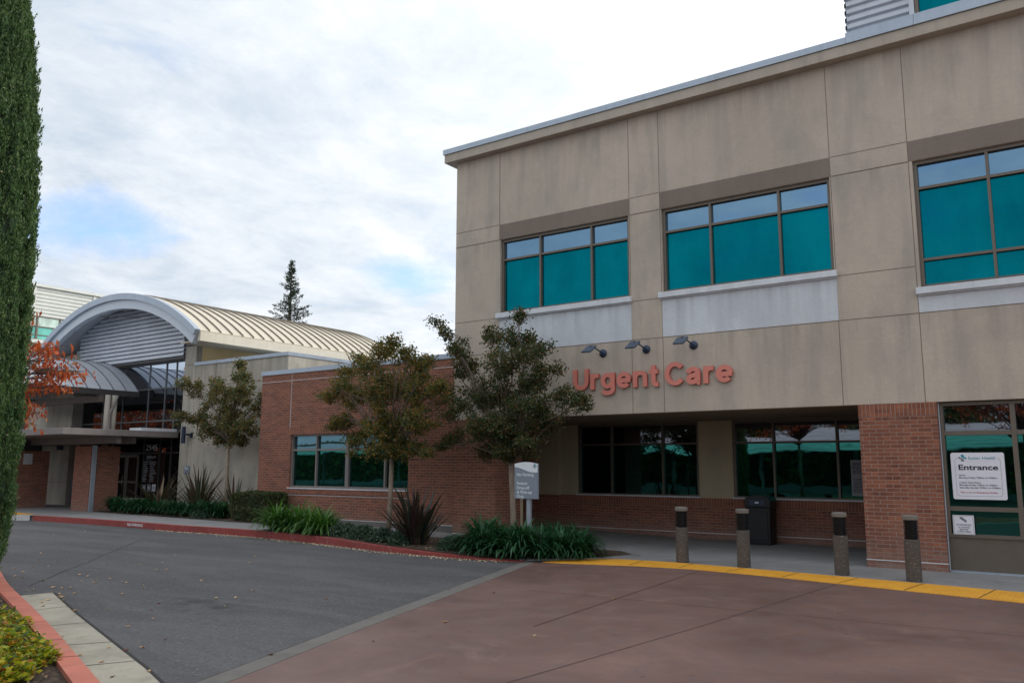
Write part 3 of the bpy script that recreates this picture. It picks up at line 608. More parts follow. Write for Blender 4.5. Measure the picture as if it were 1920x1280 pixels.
o = MB().box(-6.12, -6.04, 17.7, 17.704, .88, .91).build('handle_sticker', M['white'], None); tag(o, 'small white sticker on the colonnade bin flap', 'sticker')
bx = at(147, 945, 1, 15.9)
litter_bin((bx.x, 15.9, .147), 'navy litter bin beside the hall entrance behind the brick pier', .5, .45, .98, M['navy'])

# ------------------------------------------------------------------ window signs
def rrect(x0, x1, z0, z1, r, y, n=5):
    out = []
    for cx, cz, a0 in ((x1-r, z0+r, -90), (x1-r, z1-r, 0), (x0+r, z1-r, 90), (x0+r, z0+r, 180)):
        out += [(cx+r*math.cos(R(a0+90*i/n)), y, cz+r*math.sin(R(a0+90*i/n))) for i in range(n+1)]
    return out
def plate(pts, th, name, mat, parent):
    n = len(pts); return MB().add(list(pts)+[(x, y+th, z) for x, y, z in pts], [tuple(range(n)), tuple(range(n, 2*n))[::-1]]+[((i+1) % n, i, i+n, (i+1) % n+n) for i in range(n)]).build(name, mat, parent)
YS = 15.075
E_ = thing('entrance_sign', 'white Entrance notice with opening hours taped on the right window', 'sign', (-1.58, YS, 1.5))
ex0, ex1, ez0, ez1 = -1.965, -1.215, 1.15, 1.885
plate(rrect(ex0, ex1, ez0, ez1, .03, YS), .012, 'board', M['signwhite'], E_)
ow = rrect(ex0+.055, ex1-.055, ez0+.05, ez1-.085, .05, YS-.001); iw = rrect(ex0+.059, ex1-.059, ez0+.054, ez1-.089, .047, YS-.001)
MB().add(ow+iw, [(i, (i+1) % len(ow), (i+1) % len(ow)+len(ow), i+len(ow)) for i in range(len(ow))]).build('border_line', M['inkgrey'], E_)
MB().box(ex0+.11, ex1-.09, YS-.002, YS-.0012, ez1-.13, ez1-.05).build('logo_ground', M['signwhite'], E_)
def swirl(cx, cz, s, y, parent):
    a = MB(); b = MB()
    def blob(mb, pts): mb.add([(cx+s*u, y, cz+s*w) for u, w in pts], [tuple(range(len(pts)))])
    blob(a, [(-.15, .2), (.0, .02), (.3, -.12), (.5, -.22), (.5, .05), (.42, .15), (.2, .12), (.25, .35), (.1, .5), (-.12, .5), (-.22, .38)])
    blob(b, [(.15, -.2), (.0, -.05), (-.3, .12), (-.5, .24), (-.5, -.05), (-.42, -.14), (-.2, -.1), (-.25, -.35), (-.1, -.5), (.12, -.5), (.22, -.38)])
    a.build('emblem', M['inkteal'], parent); b.v = [(x, y_+.0002, z) for x, y_, z in b.v]; b.build('emblem', M['inkgrey'], parent)
swirl(ex0+.17, ez1-.085, .11, YS-.003, E_)
writing('lettering', 'Sutter Health', ex0+.25, ex0+.63, ez1-.105, .042, YS-.003, M['inkteal'], E_, .0003, .012)
writing('lettering', 'Entrance', ex0+.105, ex0+.655, ez1-.27, .082, YS-.003, M['ink'], E_, .0003, .022)
for s_, x1_, zz in (('Hours', .195, .365), ('Monday-Friday 7:00am to 5:00pm', .63, .405), ('Urgent Care Hours', .4, .48), ('Monday-Friday 7:00am to 7:00pm', .63, .52), ('Saturday-Sunday 7:00am to 5:00pm', .67, .56)):
    writing('lettering', s_, ex0+.1, ex0+x1_, ez1-zz, .022, YS-.003, M['ink'], E_, .0003, .01)
writing('lettering', 'This is not an Emergency Facility.', ex0+.105, ex0+.63, ez1-.635, .022, YS-.003, M['inkred'], E_, .0003, .012)
Wn = thing('warning_sign', 'small white camera warning notice in the low right window', 'sign', (-1.87, YS, .75))
wx0, wx1, wz0, wz1 = -2.0, -1.7, .6, .9
MB().box(wx0, wx1, YS, YS+.008, wz0, wz1).build('board', M['signwhite'], Wn)
mb = MB(); [mb.box(*q) for q in ((wx0+.012, wx1-.012, YS-.0015, YS, wz0+.012, wz0+.016), (wx0+.012, wx1-.012, YS-.0015, YS, wz1-.016, wz1-.012), (wx0+.012, wx0+.016, YS-.0015, YS, wz0+.016, wz1-.016), (wx1-.016, wx1-.012, YS-.0015, YS, wz0+.016, wz1-.016))]; mb.build('border_line', M['inkgrey'], Wn)
mb = MB(); cx, cz = (wx0+wx1)/2, wz1-.075
mb.add([(cx-.05, YS-.002, cz+.045), (cx-.02, YS-.002, cz+.05), (cx+.05, YS-.002, cz-.01), (cx+.035, YS-.002, cz-.04), (cx-.05, YS-.002, cz+.02)], [(0, 4, 3, 2, 1)]); mb.build('camera_symbol', M['inkgrey'], Wn)
writing('lettering', 'WARNING', wx0+.045, wx1-.045, wz1-.165, .03, YS-.002, M['inkgrey'], Wn, .0003, .01)
for s_, a_, zz in (('ALL ACTIVITIES', .07, .2), ('MONITORED', .09, .232), ('BY VIDEO CAMERA', .05, .264)): writing('lettering', s_, wx0+a_, wx1-a_, wz1-zz, .019, YS-.002, M['ink'], Wn, .0003, .01)
na = at(1594, 862, 1, YB); nb = at(1640, 930, 1, YB)
Nt = thing('posted_notice', 'grey printed notice sheet in the colonnade window beside the brick pier', 'notice', (na.x+.3, YB, 1.4))
MB().box(na.x, na.x+.62, YB+.005, YB+.012, nb.z, na.z).build('sheet', m_plain('notice_paper', (.3, .31, .35), .8), Nt)
mb = MB(); z = na.z-.06
while z > nb.z+.05:
    if abs(z-(na.z+nb.z)/2-.04) > .04:
        x = na.x+.04
        while x < na.x+.55:
            l = random.uniform(.02, .07); mb.box(x, min(x+l, na.x+.58), YB+.003, YB+.005, z-.008, z+.006); x += l+.014
    z -= .028
mb.build('printed_lines', M['ink'], Nt)

# ------------------------------------------------------------------ no parking post sign
SG = thing('no_parking_sign', 'grey No Parking drop-off sign on a pale post in the lily bed', 'sign', (-9.04, 13.3, 0))
sl, sr = -9.335, -8.79; zb, ztp = 1.035, 1.70; ym = 13.3
arc = [(sl+(sr-sl)*i/12, ym, ztp-.02+.055*math.sin(PI*(.12+.76*i/12))) for i in range(13)]
plate([(sl, ym, zb), (sr, ym, zb)]+arc[::-1], .035, 'board', M['signgrey'], SG)
wv = [(sl+.004+(sr-sl-.008)*i/12, ym-.002, ztp-.12-.055*math.cos(PI*(.05+.9*i/12))*-1*(-1)) for i in range(13)]
wv = [(sl+.004+(sr-sl-.008)*i/12, ym-.002, (ztp-.065)-.10*(.5-.5*math.cos(PI*min(1, i/10)))) for i in range(13)]
n = 13; top_ = [(p[0], ym-.002, p[2]-.004) for p in arc]; top_[0] = (sl+.004, ym-.002, top_[0][2]); top_[-1] = (sr-.004, ym-.002, top_[-1][2])
MB().add(wv+top_, [(i, i+1, i+1+n, i+n) for i in range(n-1)]).build('white_wave', M['white'], SG)
MB().box(-9.085, -8.995, ym+.04, ym+.1, 0, 1.55).build('post', M['postgrey'], SG, bevel=.006)
MB().box(-9.12, -8.96, ym+.02, ym+.12, 0, .12).build('post_foot', M['postgrey'], SG)
swirl(sr-.07, ztp-.045, .085, ym-.003, SG)
writing('lettering', 'No Parking', sl+.06, sl+.45, ztp-.235, .056, ym-.003, M['white'], SG, .0005, .014)
for i, (s_, w_) in enumerate((('Patient', .245), ('Drop-off', .29), ('& Pick-up', .35), ('Only', .165))): writing('lettering', s_, sl+.06, sl+.06+w_, ztp-.4-i*.083, .054, ym-.003, M['white'], SG, .0005, .014)

# ================================================================== single storey brick wing
G = thing('brick_wing', 'low red brick wing with one ribbon window between the stucco blocks', 'building', (-16, 15.2, 0))
YW = 15.2
def xw(px, py=860, y=YW): return at(px, py, 1, y).x
xl = xw(490, 760); wa, wb_ = xw(549, 860, YW+.1), xw(771, 860, YW+.1); wz0, wz1 = at(549, 913, 1, YW+.1).z, at(549, 815, 1, YW+.1).z
holed_wall('brick_wall', M['brick'], xl, -12.25, 0, 4.21, YW, [(wa, wb_, wz0, wz1)], .25, G)
mb = MB(); mb.box(xl, xl+.25, YW+.25, 24, 0, 4.21); mb.box(-12.5, -12.26, YW+.25, 24, 0, 4.21); mb.box(xl+.25, -12.5, YW+.25, 24, 3.7, 3.8); mb.build('side_wall', M['brick'], G)
MB().box(xl-.03, -12.27, YW-.03, 24, 4.21, 4.33).build('parapet_cap', M['coping'], G)
MB().box(wa-.06, wb_, YW-.006, YW+.02, wz1, wz1+.2).build('soldier_course', M['soldier'], G)
MB().box(wa-.06, wb_, YW-.02, YW+.02, wz0-.16, wz0-.03).build('sill_course', M['soldier'], G)
mb = MB(); mb.box(wa-.05, wb_, YW-.035, YW+.05, wz0-.032, wz0-.002); mb.box(xl, -12.26, YW-.006, YW, .27, .285); mb.box(wa-.08, wb_, YW-.004, YW+.01, wz0-.2, wz0-.188); mb.box(wa-.08, wa-.068, YW-.004, YW, .3, wz0-.2); mb.box(wa-.055, wa-.043, YW-.004, YW, wz1+.2, 4.2); mb.box(xl, -12.26, YW-.004, YW, 4.0, 4.012); mb.build('flashing', M['sill'], G)
MB().box(xl, -12.255, YW-.015, YW-.0, .1, .268).build('base_course', M['band'], G)
w = window(G, wa, wb_, wz0, wz1, YW+.12, (xw(595, 860, YW+.1), (xw(653, 860, YW+.1), .12), xw(724, 860, YW+.1)), (at(592, 843, 1, YW+.1).z,), ['dark', 'wingtop'], .05, .05, framemat=M['greybeam'])
MB().box(wa-.5, wb_+.5, 17.5, 17.6, .1, 3.6).build('inner_wall', M['lintel'], G)

# ================================================================== entrance hall with barrel roof
Hh = thing('entrance_hall', 'entrance hall with arched metal roof, ribbed gable and tall glass front', 'building', (-28, 16.5, 0))
YH = 16.4
ACX, ACZ, RO, RM, RI = -28.5, -1.28, 8.97, 8.75, 8.44
A0, A1 = R(-36), R(36.2)
def arcpt(r, a): return (ACX+r*math.sin(a), ACZ+r*math.cos(a))
def arcband(r0, r1, y0, y1, name, mat, parent, a0=A0, a1=A1, n=48):
    mb = MB()
    for i in range(n):
        a, b = a0+(a1-a0)*i/n, a0+(a1-a0)*(i+1)/n; p, q, s_, t = arcpt(r0, a), arcpt(r0, b), arcpt(r1, b), arcpt(r1, a)
        V = [(p[0], y0, p[1]), (q[0], y0, q[1]), (s_[0], y0, s_[1]), (t[0], y0, t[1]), (p[0], y1, p[1]), (q[0], y1, q[1]), (s_[0], y1, s_[1]), (t[0], y1, t[1])]
        mb.add(V, [(0, 1, 2, 3), (7, 6, 5, 4), (0, 4, 5, 1), (3, 2, 6, 7)]+([(0, 3, 7, 4)] if i == 0 else [])+([(1, 5, 6, 2)] if i == n-1 else []))
    return mb.build(name, mat, parent)
YE = 25.1
arcband(RM+.002, RO, 15.32, 15.5, 'arch_coping', M['coping'], Hh)
arcband(RI, RM, 15.42, 15.6, 'arch_fascia', m_plain('arch_fascia_paint', (.5, .56, .64), .45, .1, .04, 2), Hh)
rf = arcband(RO-.14, RO-.02, 15.5, YE, 'barrel_roof', M['seamroof'], Hh, A0, A1, 60)
arcband(RO-.2, RO-.145, 15.6, YE, 'roof_soffit', M['siding'], Hh)
mb = MB(); y = 15.85
while y < YE:
    for i in range(40):
        a, b = A0+(A1-A0)*i/40, A0+(A1-A0)*(i+1)/40
        p, q, s_, t = arcpt(RO-.021, a), arcpt(RO-.021, b), arcpt(RO+.03, b), arcpt(RO+.03, a)
        mb.add([(p[0], y-.009, p[1]), (q[0], y-.009, q[1]), (s_[0], y-.009, s_[1]), (t[0], y-.009, t[1]), (p[0], y+.009, p[1]), (q[0], y+.009, q[1]), (s_[0], y+.009, s_[1]), (t[0], y+.009, t[1])], [(0, 1, 2, 3), (7, 6, 5, 4), (3, 2, 6, 7)])
    y += .43
s = mb.build('roof_seam', M['seam'], rf); s.matrix_parent_inverse = Matrix()
ex, ez = arcpt(RO, A1)
MB().box(ex-.12, ex+.03, 15.5, YE, ez-.36, ez-.05).build('eave_fascia', M['cream'], Hh)
MB().box(-24.4, ex-.121, 15.6, YE, ez-.34, ez-.3).build('eave_soffit', M['cream'], Hh)
exl, ezl = arcpt(RO, A0); MB().box(exl-.03, exl+.12, 15.5, YE, ezl-.36, ezl-.05).build('eave_fascia', M['cream'], Hh)
# side wall
yb = at(501, 655, 0, -24.66).y
MB().box(-24.9, -24.66, YH+.2, yb, 0, 5.68).build('side_wall', M['sunlit'], Hh)
MB().box(-25.3, -24.66, YH-.01, YH+.2, 0, 5.66).build('corner_pier', M['stucco_hall'], Hh)
mb = MB(); z = 4.1
while z < 5.62:
    mb.add([(x, y_, zz) for y_ in (yb, YE) for x, zz in ((-24.66, z), (-24.66, z+.08), (-24.72, z+.1), (-24.72, z+.135), (-24.66, z+.15))], [(0, 5, 6, 1)[::-1], (1, 6, 7, 2)[::-1], (2, 7, 8, 3)[::-1], (3, 8, 9, 4)[::-1]]); z += .15
mb.box(-24.9, -24.73, yb, YE, 0, 5.68); mb.build('side_siding', M['cream'], Hh)
# gable siding clipped by the arch
mb = MB(); z = 5.36; xL = at(153, 672, 1, YH).x
while z < 7.6:
    def half(zz): return math.sqrt(max(.01, (RO-.2)**2-(zz-ACZ)**2))
    h_ = min(half(z), half(z+.15)); a, b = max(xL, ACX-h_), min(-25.3, ACX+h_)
    if b-a > .2: mb.add([(x, y_, zz) for x in (a, b) for y_, zz in ((YH+.02, z+.012), (YH-.1, z+.016), (YH-.075, z+.122), (YH+.02, z+.126), (YH+.02, z+.165))], [(0, 5, 6, 1), (1, 6, 7, 2), (2, 7, 8, 3), (3, 8, 9, 4)])
    z += .15
for i in range(24):
    a0_, a1_ = ACX-6.3+12.6*i/24, ACX-6.3+12.6*(i+1)/24
    z0_ = min(math.sqrt((RO-.21)**2-(a0_-ACX)**2), math.sqrt((RO-.21)**2-(a1_-ACX)**2))+ACZ
    if z0_ > 5.35 and a0_ < -25: mb.box(max(a0_, xL), min(a1_, -25.3), YH+.025, YH+.1, 5.33, z0_)
mb.build('gable_siding', M['siding'], Hh)
mb = MB(); mb.box(xL-.02, -25.3, YH-.06, YH+.1, 5.27, 5.355); mb.build('gable_trim', M['darkmetal'], Hh)
mb = MB(); mb.tube([(-30.0, 15.7, 7.12), (-28.2, 16.3, 7.0)], .018); mb.build('sprinkler_pipe', M['greybeam'], Hh)
# left stucco mass with lit return
xs_ = at(137, 760, 1, 16.2).x
MB().box(xs_-6, xs_, 16.2, 17.0, 0, 5.9).build('left_wall', M['stucco_hall'], Hh)
mb = MB(); [mb.box(x-.008, x+.008, 16.197, 16.2, 0, 5.9) for x in (xs_-1.9,)]; mb.box(xs_-6, xs_, 16.197, 16.2, .995, 1.01); mb.build('control_joint', M['joint'], Hh)
mb = MB(); mb.box(xs_-6, xL, 16.9, 17.0, 5.9, 6.6); mb.build('upper_left_wall', M['stucco_w'], Hh)
YG = 16.62; gx0, gx1 = xs_+.002, -25.3
def xh(px, py=760): return at(px, py, 1, YG).x
window(Hh, gx0, gx1, 2.8, 5.27, YG, (xh(195), xh(231), xh(278), xh(309), xh(328)), (3.2, 4.35), ['hallglass', 'hallglass', 'halltop'], .055, .055, .03, framemat=m_plain('grey_mullion', (.13, .14, .155), .45, .4))
dw = window(Hh, gx0, gx1, .15, 2.8, YG, (xh(170, 900), xh(267, 900), xh(297, 900), xh(318, 900)), (2.08,), ['hallglass', 'hallglass'], .06, .06, .04, framemat=m_plain('brown_mullion', (.05, .044, .042), .5, .3))
d0, d1, d2 = xh(221, 900), xh(242, 900), xh(264, 900)
for a, b in ((d0, d1-.01), (d1+.01, d2)):
    mb = MB(); mb.box(a, a+.09, YG-.14, YG-.1, .17, 2.03); mb.box(b-.09, b, YG-.14, YG-.1, .17, 2.03); mb.box(a+.09, b-.09, YG-.138, YG-.102, 1.93, 2.03); mb.box(a+.09, b-.09, YG-.138, YG-.102, .17, .42); mb.box(a+.09, b-.09, YG-.138, YG-.102, 1.02, 1.1)
    d = mb.build('glass_door', m_plain('door_frame', (.1, .088, .08), .5, .2), Hh)
    hx = b-.12 if a == d0 else a+.12
    h = MB().tube([(hx, YG-.14, .95), (hx, YG-.2, .97), (hx, YG-.2, 1.25), (hx, YG-.14, 1.27)], .012).build('handle', M['greybeam'], d); h.matrix_parent_inverse = Matrix()
    pn = MB().quad((a+.09, YG-.12, .42), (b-.09, YG-.12, .42), (b-.09, YG-.12, 1.93), (a+.09, YG-.12, 1.93)).build('pane', M['hallglass'], d); pn.matrix_parent_inverse = Matrix()
MB().box(gx0-2, gx1, 18.6, 18.7, 0, 5.3).build('inner_wall', M['lintel'], Hh)
MB().box(xs_-6, -24.9, YE-.3, YE-.1, 0, 5.6).build('back_wall', M['stucco_w'], Hh)
writing('lettering', 'NO-PARKING', KLX[0], KLX[1], .045, .07, interp(KF, (KLX[0]+KLX[1])/2)-.02, M['white'], KL, .001, .01)
# writing on the entrance glass
GN = thing('street_number', 'white number 2545 on the dark glass above the entrance', 'sign', (-27, YG, 2.2))
writing('lettering', '2545', xh(275, 838), xh(296, 838), at(285, 844, 1, YG).z, .2, YG-.02, M['white'], GN, .001, .0)
GD = thing('directory_lettering', 'white two-column directory lettering on the glass beside the entrance doors', 'sign', (-27, YG, 1.4))
writing('lettering', 'Building B', xh(277, 858), xh(292, 858), at(285, 858, 1, YG).z, .07, YG-.02, M['white'], GD, .001, .0)
mb = MB()
for i in range(11):
    zc = at(275, 866+i*3.55, 1, YG).z; x = xh(269.5, 880); mb.box(x, x+random.uniform(.18, .3), YG-.022, YG-.018, zc-.015, zc+.015); x = xh(282, 880)
    mb.box(x, x+random.uniform(.18, .4), YG-.022, YG-.018, zc-.015, zc+.015)
mb.build('directory_line', M['postgrey'], GD)
for x_, lab in ((268, 'small grey safety notice leftmost on the low entrance glass'), (277, 'small grey safety notice in the middle of the low entrance glass'), (286, 'white poster with a face mask symbol on the low entrance glass')):
    a = xh(x_, 915); zc = at(x_, 914, 1, YG).z; t = thing('door_notice', lab, 'notice', (a, YG, zc), 'notices on the entrance glass')
    k = MB().box(-.0, .22, -.03, -.025, -.12, .12).build('sheet', M['signwhite'] if x_ == 286 else M['signgrey'], t); k.matrix_parent_inverse = Matrix()
    k = MB().lathe([(.05, 0), (.05, .002)], n=16); k.v = [(p[0]+.11, -.031-p[2], p[1]+.0) for p in k.v]; k = k.build('symbol', M['signgrey'] if x_ == 286 else M['white'], t); k.matrix_parent_inverse = Matrix()
a = xh(228, 880); t = thing('door_notice', 'white paper notice on the left entrance door', 'notice', (a, YG-.15, at(229, 881, 1, YG).z), 'notices on the entrance glass')
k = MB().box(-.08, .1, 0, .005, -.14, .14).build('sheet', M['signwhite'], t); k.matrix_parent_inverse = Matrix()
BN = thing('bench', 'low pale slab bench in front of the entrance doors', 'bench', (-27.6, 15.9, .15))
MB().box(-28.9, -26.4, 15.6, 15.95, .47, .55).build('seat', M['column'], BN, bevel=.01)
for x in (-28.6, -26.8): MB().box(x, x+.35, 15.64, 15.9, .147, .47).build('leg', M['signgrey'], BN)
# stucco block between hall and wing
K = thing('stucco_block', 'weathered grey stucco block with pale coping left of the brick wing', 'building', (-22, 16.4, 0))
kx = at(541, 670, 1, YH).x
MB().box(-24.658, kx, YH, 24, 0, 4.98).build('wall', M['stucco_hall'], K)
MB().box(-24.72, kx+.03, YH-.04, 24, 4.982, 5.09).build('coping', M['coping'], K)
jx = at(405, 700, 1, YH).x; zj = at(405, 721, 1, YH).z
mb = MB(); mb.box(jx-.012, jx+.012, YH-.003, YH, zj, 4.98); mb.box(-24.65, kx, YH-.004, YH, zj-.008, zj+.008); mb.box(-25.29, -24.67, YH-.014, YH-.01, 5.02, 5.035); mb.build('control_joint', M['joint'], K)
PQ = thing('wall_plaque', 'small blue grey plaque on the stucco wall beside the entrance glass', 'sign', (-24.9, YH, 1.5))
pa, pb = at(345.5, 873, 1, YH-.02), at(355, 888, 1, YH-.02); MB().box(pa.x, pb.x, YH-.035, YH-.012, pb.z, pa.z).build('plate', M['signgrey'], PQ)
mb = MB(); [mb.box(pa.x+.04, pa.x+.04+w_, YH-.038, YH-.035, pa.z-z_-.018, pa.z-z_) for z_, w_ in ((.04, .1), (.075, .2), (.11, .14), (.17, .06))]; mb.build('raised_lettering', M['white'], PQ)
LN = thing('wall_lantern', 'blue cylinder lantern on a bracket at the corner of the entrance glass', 'wall lamp', (-25.2, YH, 2.6))
la = at(344, 815, 1, YH-.22); MB().lathe([(.07, 0), (.07, .52), (.06, .56)], (la.x, YH-.22, la.z-.28), 18).build('lamp_body', M['navy'], LN)
MB().box(la.x, la.x+.16, YH-.23, YH-.02, la.z-.02, la.z+.04).box(la.x+.12, la.x+.2, YH-.05, YH-.011, la.z-.1, la.z+.08).build('bracket', M['navy'], LN)

# ------------------------------------------------------------------ entrance canopy
C_ = thing('entrance_canopy', 'vaulted grey metal canopy over a flat steel canopy at the entrance', 'canopy', (-30, 14.5, 0))
VCX, VCZ, VR = -31.19, .68, 4.84; VA = R(42.5)
def varc(r, a): return (VCX+r*math.sin(a), VCZ+r*math.cos(a))
mb = MB(); mbs = MB(); nA = 36
for i in range(nA):
    a, b = -VA+2*VA*i/nA, -VA+2*VA*(i+1)/nA; p, q, s_, t = varc(VR-.05, a), varc(VR-.05, b), varc(VR, b), varc(VR, a)
    mb.add([(p[0], 12.15, p[1]), (q[0], 12.15, q[1]), (s_[0], 12.15, s_[1]), (t[0], 12.15, t[1]), (p[0], 16.33, p[1]), (q[0], 16.33, q[1]), (s_[0], 16.33, s_[1]), (t[0], 16.33, t[1])], [(0, 1, 2, 3), (7, 6, 5, 4), (0, 4, 5, 1), (3, 2, 6, 7)])
    y = 12.17
    while y < 16.34:
        s2, t2 = varc(VR+.025, b), varc(VR+.025, a); s1, t1 = varc(VR+.001, b), varc(VR+.001, a)
        mbs.add([(t1[0], y-.011, t1[1]), (s1[0], y-.011, s1[1]), (s2[0], y-.011, s2[1]), (t2[0], y-.011, t2[1]), (t1[0], y+.011, t1[1]), (s1[0], y+.011, s1[1]), (s2[0], y+.011, s2[1]), (t2[0], y+.011, t2[1])], [(0, 1, 2, 3), (7, 6, 5, 4), (3, 2, 6, 7)])
        y += .46
v = mb.build('vault_roof', M['blueroof'], C_); s = mbs.build('roof_seam', M['blueseam'], v); s.matrix_parent_inverse = Matrix()
vx, vz = varc(VR, VA)
for sx in (1, -1):
    x = VCX+sx*(vx-VCX); MB().box(min(x, x+sx*.06), max(x, x+sx*.06), 12.15, 16.33, vz-.2, vz-.02).build('gutter_beam', M['darkmetal'], C_)
mb = MB()
for y in (14.95,):
    mb.box(VCX-3.3, vx+.1, y-.06, y+.06, vz-.45, vz-.21)
for sx in (1, -1): mb.box(VCX+sx*3.0-.05, VCX+sx*3.0+.05, 12.2, 16.3, vz-.24, vz-.205)
mb.build('tie_beam', m_plain('brown_steel', (.09, .07, .06), .6), C_)
for px in (199, 211.5):
    c = at(px, 790, 0, -27.8); MB().tube([(-27.8, c.y, 2.28), (-27.8, c.y, vz-.2)], .095, 20).build('column', M['column'], C_, smooth=True)
    c = at(px, 790, 0, -27.8); MB().tube([(-34.4, c.y, 2.28), (-34.4, c.y, vz-.2)], .095, 20).build('column', M['column'], C_, smooth=True)
ca, cb = at(203, 775, 0, -27.7), at(221, 742, 0, -27.7)
MB().tube([(-27.7, ca.y+.05, 2.3), (-27.7, ca.y+.05, ca.z), (-27.7, cb.y, cb.z)], .045, 8).build('brace', M['greybeam'], C_)
sc = at(118, 801, 0, -25.6)
mb = MB(); mb.box(-40, -25.6, sc.y, 16.5, sc.z-.2, sc.z); mb.build('flat_roof', M['greybeam'], C_, bevel=.01)
mb = MB(); mb.box(-26.4, -25.7, 15.2, 16.5, sc.z+.002, sc.z+.1); mb.build('roof_flashing', M['sill'], C_)
for px, yy in ((224, 14.55), (252, 15.3)):
    e = at(px, 820, 1, yy); MB().box(-40, e.x, yy-.07, yy+.07, sc.z-.42, sc.z-.201).build('beam', M['greybeam'], C_)
pr_ = [at(163.5, 961, 0, -27.3), at(218, 957, 0, -27.3)]
P1 = thing('brick_pier', 'free-standing brick pier with a pale downpipe carrying the canopy columns', 'pier', (-27.8, 14.9, 0))
MB().box(-28.35, -27.3, 14.45, 15.45, .14, 2.28).build('brickwork', M['brick'], P1)
MB().box(-27.31, -27.24, 14.48, 14.62, .14, 2.30).build('downpipe', M['coping'], P1)
P2 = thing('brick_pier', 'shaded brick pier behind the cypress with a white panel', 'pier', (-32, 14.4, 0))
MB().box(-32.6, -31.4, 13.55, 15.1, .14, 2.15).build('brickwork', M['brick'], P2)
pa = at(53, 850, 0, -31.4); pb = at(53, 870, 0, -31.4); MB().box(-31.4, -31.37, pa.y-.15, pa.y+.15, pb.z, pa.z).build('white_panel', M['sill'], P2)
MB().box(-32.2, -31.6, 13.8, 14.9, 2.15, 2.5).build('steel_cap', M['darkmetal'], P2)
for px, py, lab in ((113, 833, 'dark box downlight under the flat entrance canopy'),):
    q = at(px, py, 1, 15.4); t = thing('canopy_downlight', lab, 'lamp', (q.x, 15.4, sc.z-.42)); k = MB().box(-.09, .09, -.09, .09, -.16, .0).build('housing', M['navy'], t, bevel=.01); k.matrix_parent_inverse = Matrix()
q = at(73, 834, 1, 15.2); t = thing('security_camera', 'small dark dome camera under the entrance canopy left of the downlight', 'camera', (q.x, 15.2, sc.z-.42))
k = MB().lathe([(.1, 0), (.1, -.05), (.07, -.11), (.02, -.14)][::-1], n=16).build('dome', M['black'], t); k.matrix_parent_inverse = Matrix()
# tactile patch at the drop kerb
tp = [(-32, 12.3), (-27.2, 12.2), (-26.9, 12.7), (-32, 12.75)]; MB().add([(x, y, .155) for x, y in tp], [(0, 1, 2, 3)]).build('tactile_patch', M['yellow'], kind='structure')

# ------------------------------------------------------------------ far left building
FB = thing('rear_building', 'pale rear building with ribbed siding and green windows beyond the hall', 'building', (-60, 28, 0))
mb = MB(); z = 12.0
while z < 14.0:
    mb.add([(x, y_, zz) for y_ in (20, 44) for x, zz in ((-60, z), (-60, z+.14), (-60.08, z+.17), (-60.08, z+.24), (-60, z+.265))], [(0, 5, 6, 1)[::-1], (1, 6, 7, 2)[::-1], (2, 7, 8, 3)[::-1], (3, 8, 9, 4)[::-1]]); z += .265
mb.box(-70, -60.09, 20, 44, 12, 14.1); mb.box(-60, -59.95, 26.8, 26.98, 12, 14.05); mb.box(-60, -59.95, 31.0, 31.2, 12, 14.05); mb.box(-60, -59.95, 35.2, 35.4, 12, 14.05); mb.build('ribbed_siding', M['rearmetal'], FB)
MB().box(-70, -59.85, 19.9, 44.1, 14.06, 14.25).build('roof_coping', M['rearmetal'], FB)
MB().box(-70, -60, 20, 44, 0, 10.25).build('wall', m_stucco('pale_cream_stucco', (.62, .55, .4), .1), FB)
MB().box(-70, -59.7, 20, 44, 10.05, 10.3).build('sill_band', M['rearmetal'], FB)
mb = MB(); mb.box(-60.02, -59.93, 20, 44, 10.3, 10.36); mb.box(-60.02, -59.93, 20, 44, 11.93, 12.0)
yy = 21.0
while yy < 44: mb.box(-60.02, -59.94, yy-.06, yy+.06, 10.36, 11.93); yy += 1.55
mb.box(-60.02, -59.945, 20, 44, 11.2, 11.28); mb.box(-60.02, -59.945, 20, 44, 10.62, 10.68); wf = mb.build('window', M['frame'], FB)
k = MB().quad((-60, 44, 10.3), (-60, 20, 10.3), (-60, 20, 11.22), (-60, 44, 11.22)).build('pane', M['faux'], wf); k.matrix_parent_inverse = Matrix()
k = MB().quad((-60, 44, 11.25), (-60, 20, 11.25), (-60, 20, 12.0), (-60, 44, 12.0)).build('transom_pane', M['fauxtop'], wf); k.matrix_parent_inverse = Matrix()

# ================================================================== vegetation
def unit(n):
    v = rng.normal(size=(n, 3)); return v/np.linalg.norm(v, axis=1)[:, None]
def leaves(C, size, elong=1.6, dirs=None, sizevar=.35, fold=.25):
    """diamond leaf per centre"""
    n = len(C); d = unit(n) if dirs is None else dirs/np.linalg.norm(dirs, axis=1)[:, None]
    w = np.cross(d, unit(n)); w /= np.linalg.norm(w, axis=1)[:, None]+1e-9; up = np.cross(d, w)
    s = size*(1+rng.uniform(-sizevar, sizevar, n))[:, None]; L = s*elong/2
    V = np.stack([C-d*L, C+w*s*.5+up*s*fold*.3-d*L*.1, C+d*L, C-w*s*.5+up*s*fold*.3-d*L*.1], 1)
    return V.reshape(-1, 3)
def limb(mb, pts, r0, r1, n=6):
    k = len(pts); mb.tube(pts, [r0+(r1-r0)*i/(k-1) for i in range(k)], n)
def bend(a, b, n=5, wob=.06):
    a, b = np.array(a), np.array(b); L = np.linalg.norm(b-a)
    return [tuple(a+(b-a)*t+rng.normal(size=3)*wob*L*math.sin(PI*t)*.6+np.array([0, 0, 1])*math.sin(PI*t)*L*.06) for t in np.linspace(0, 1, n)]
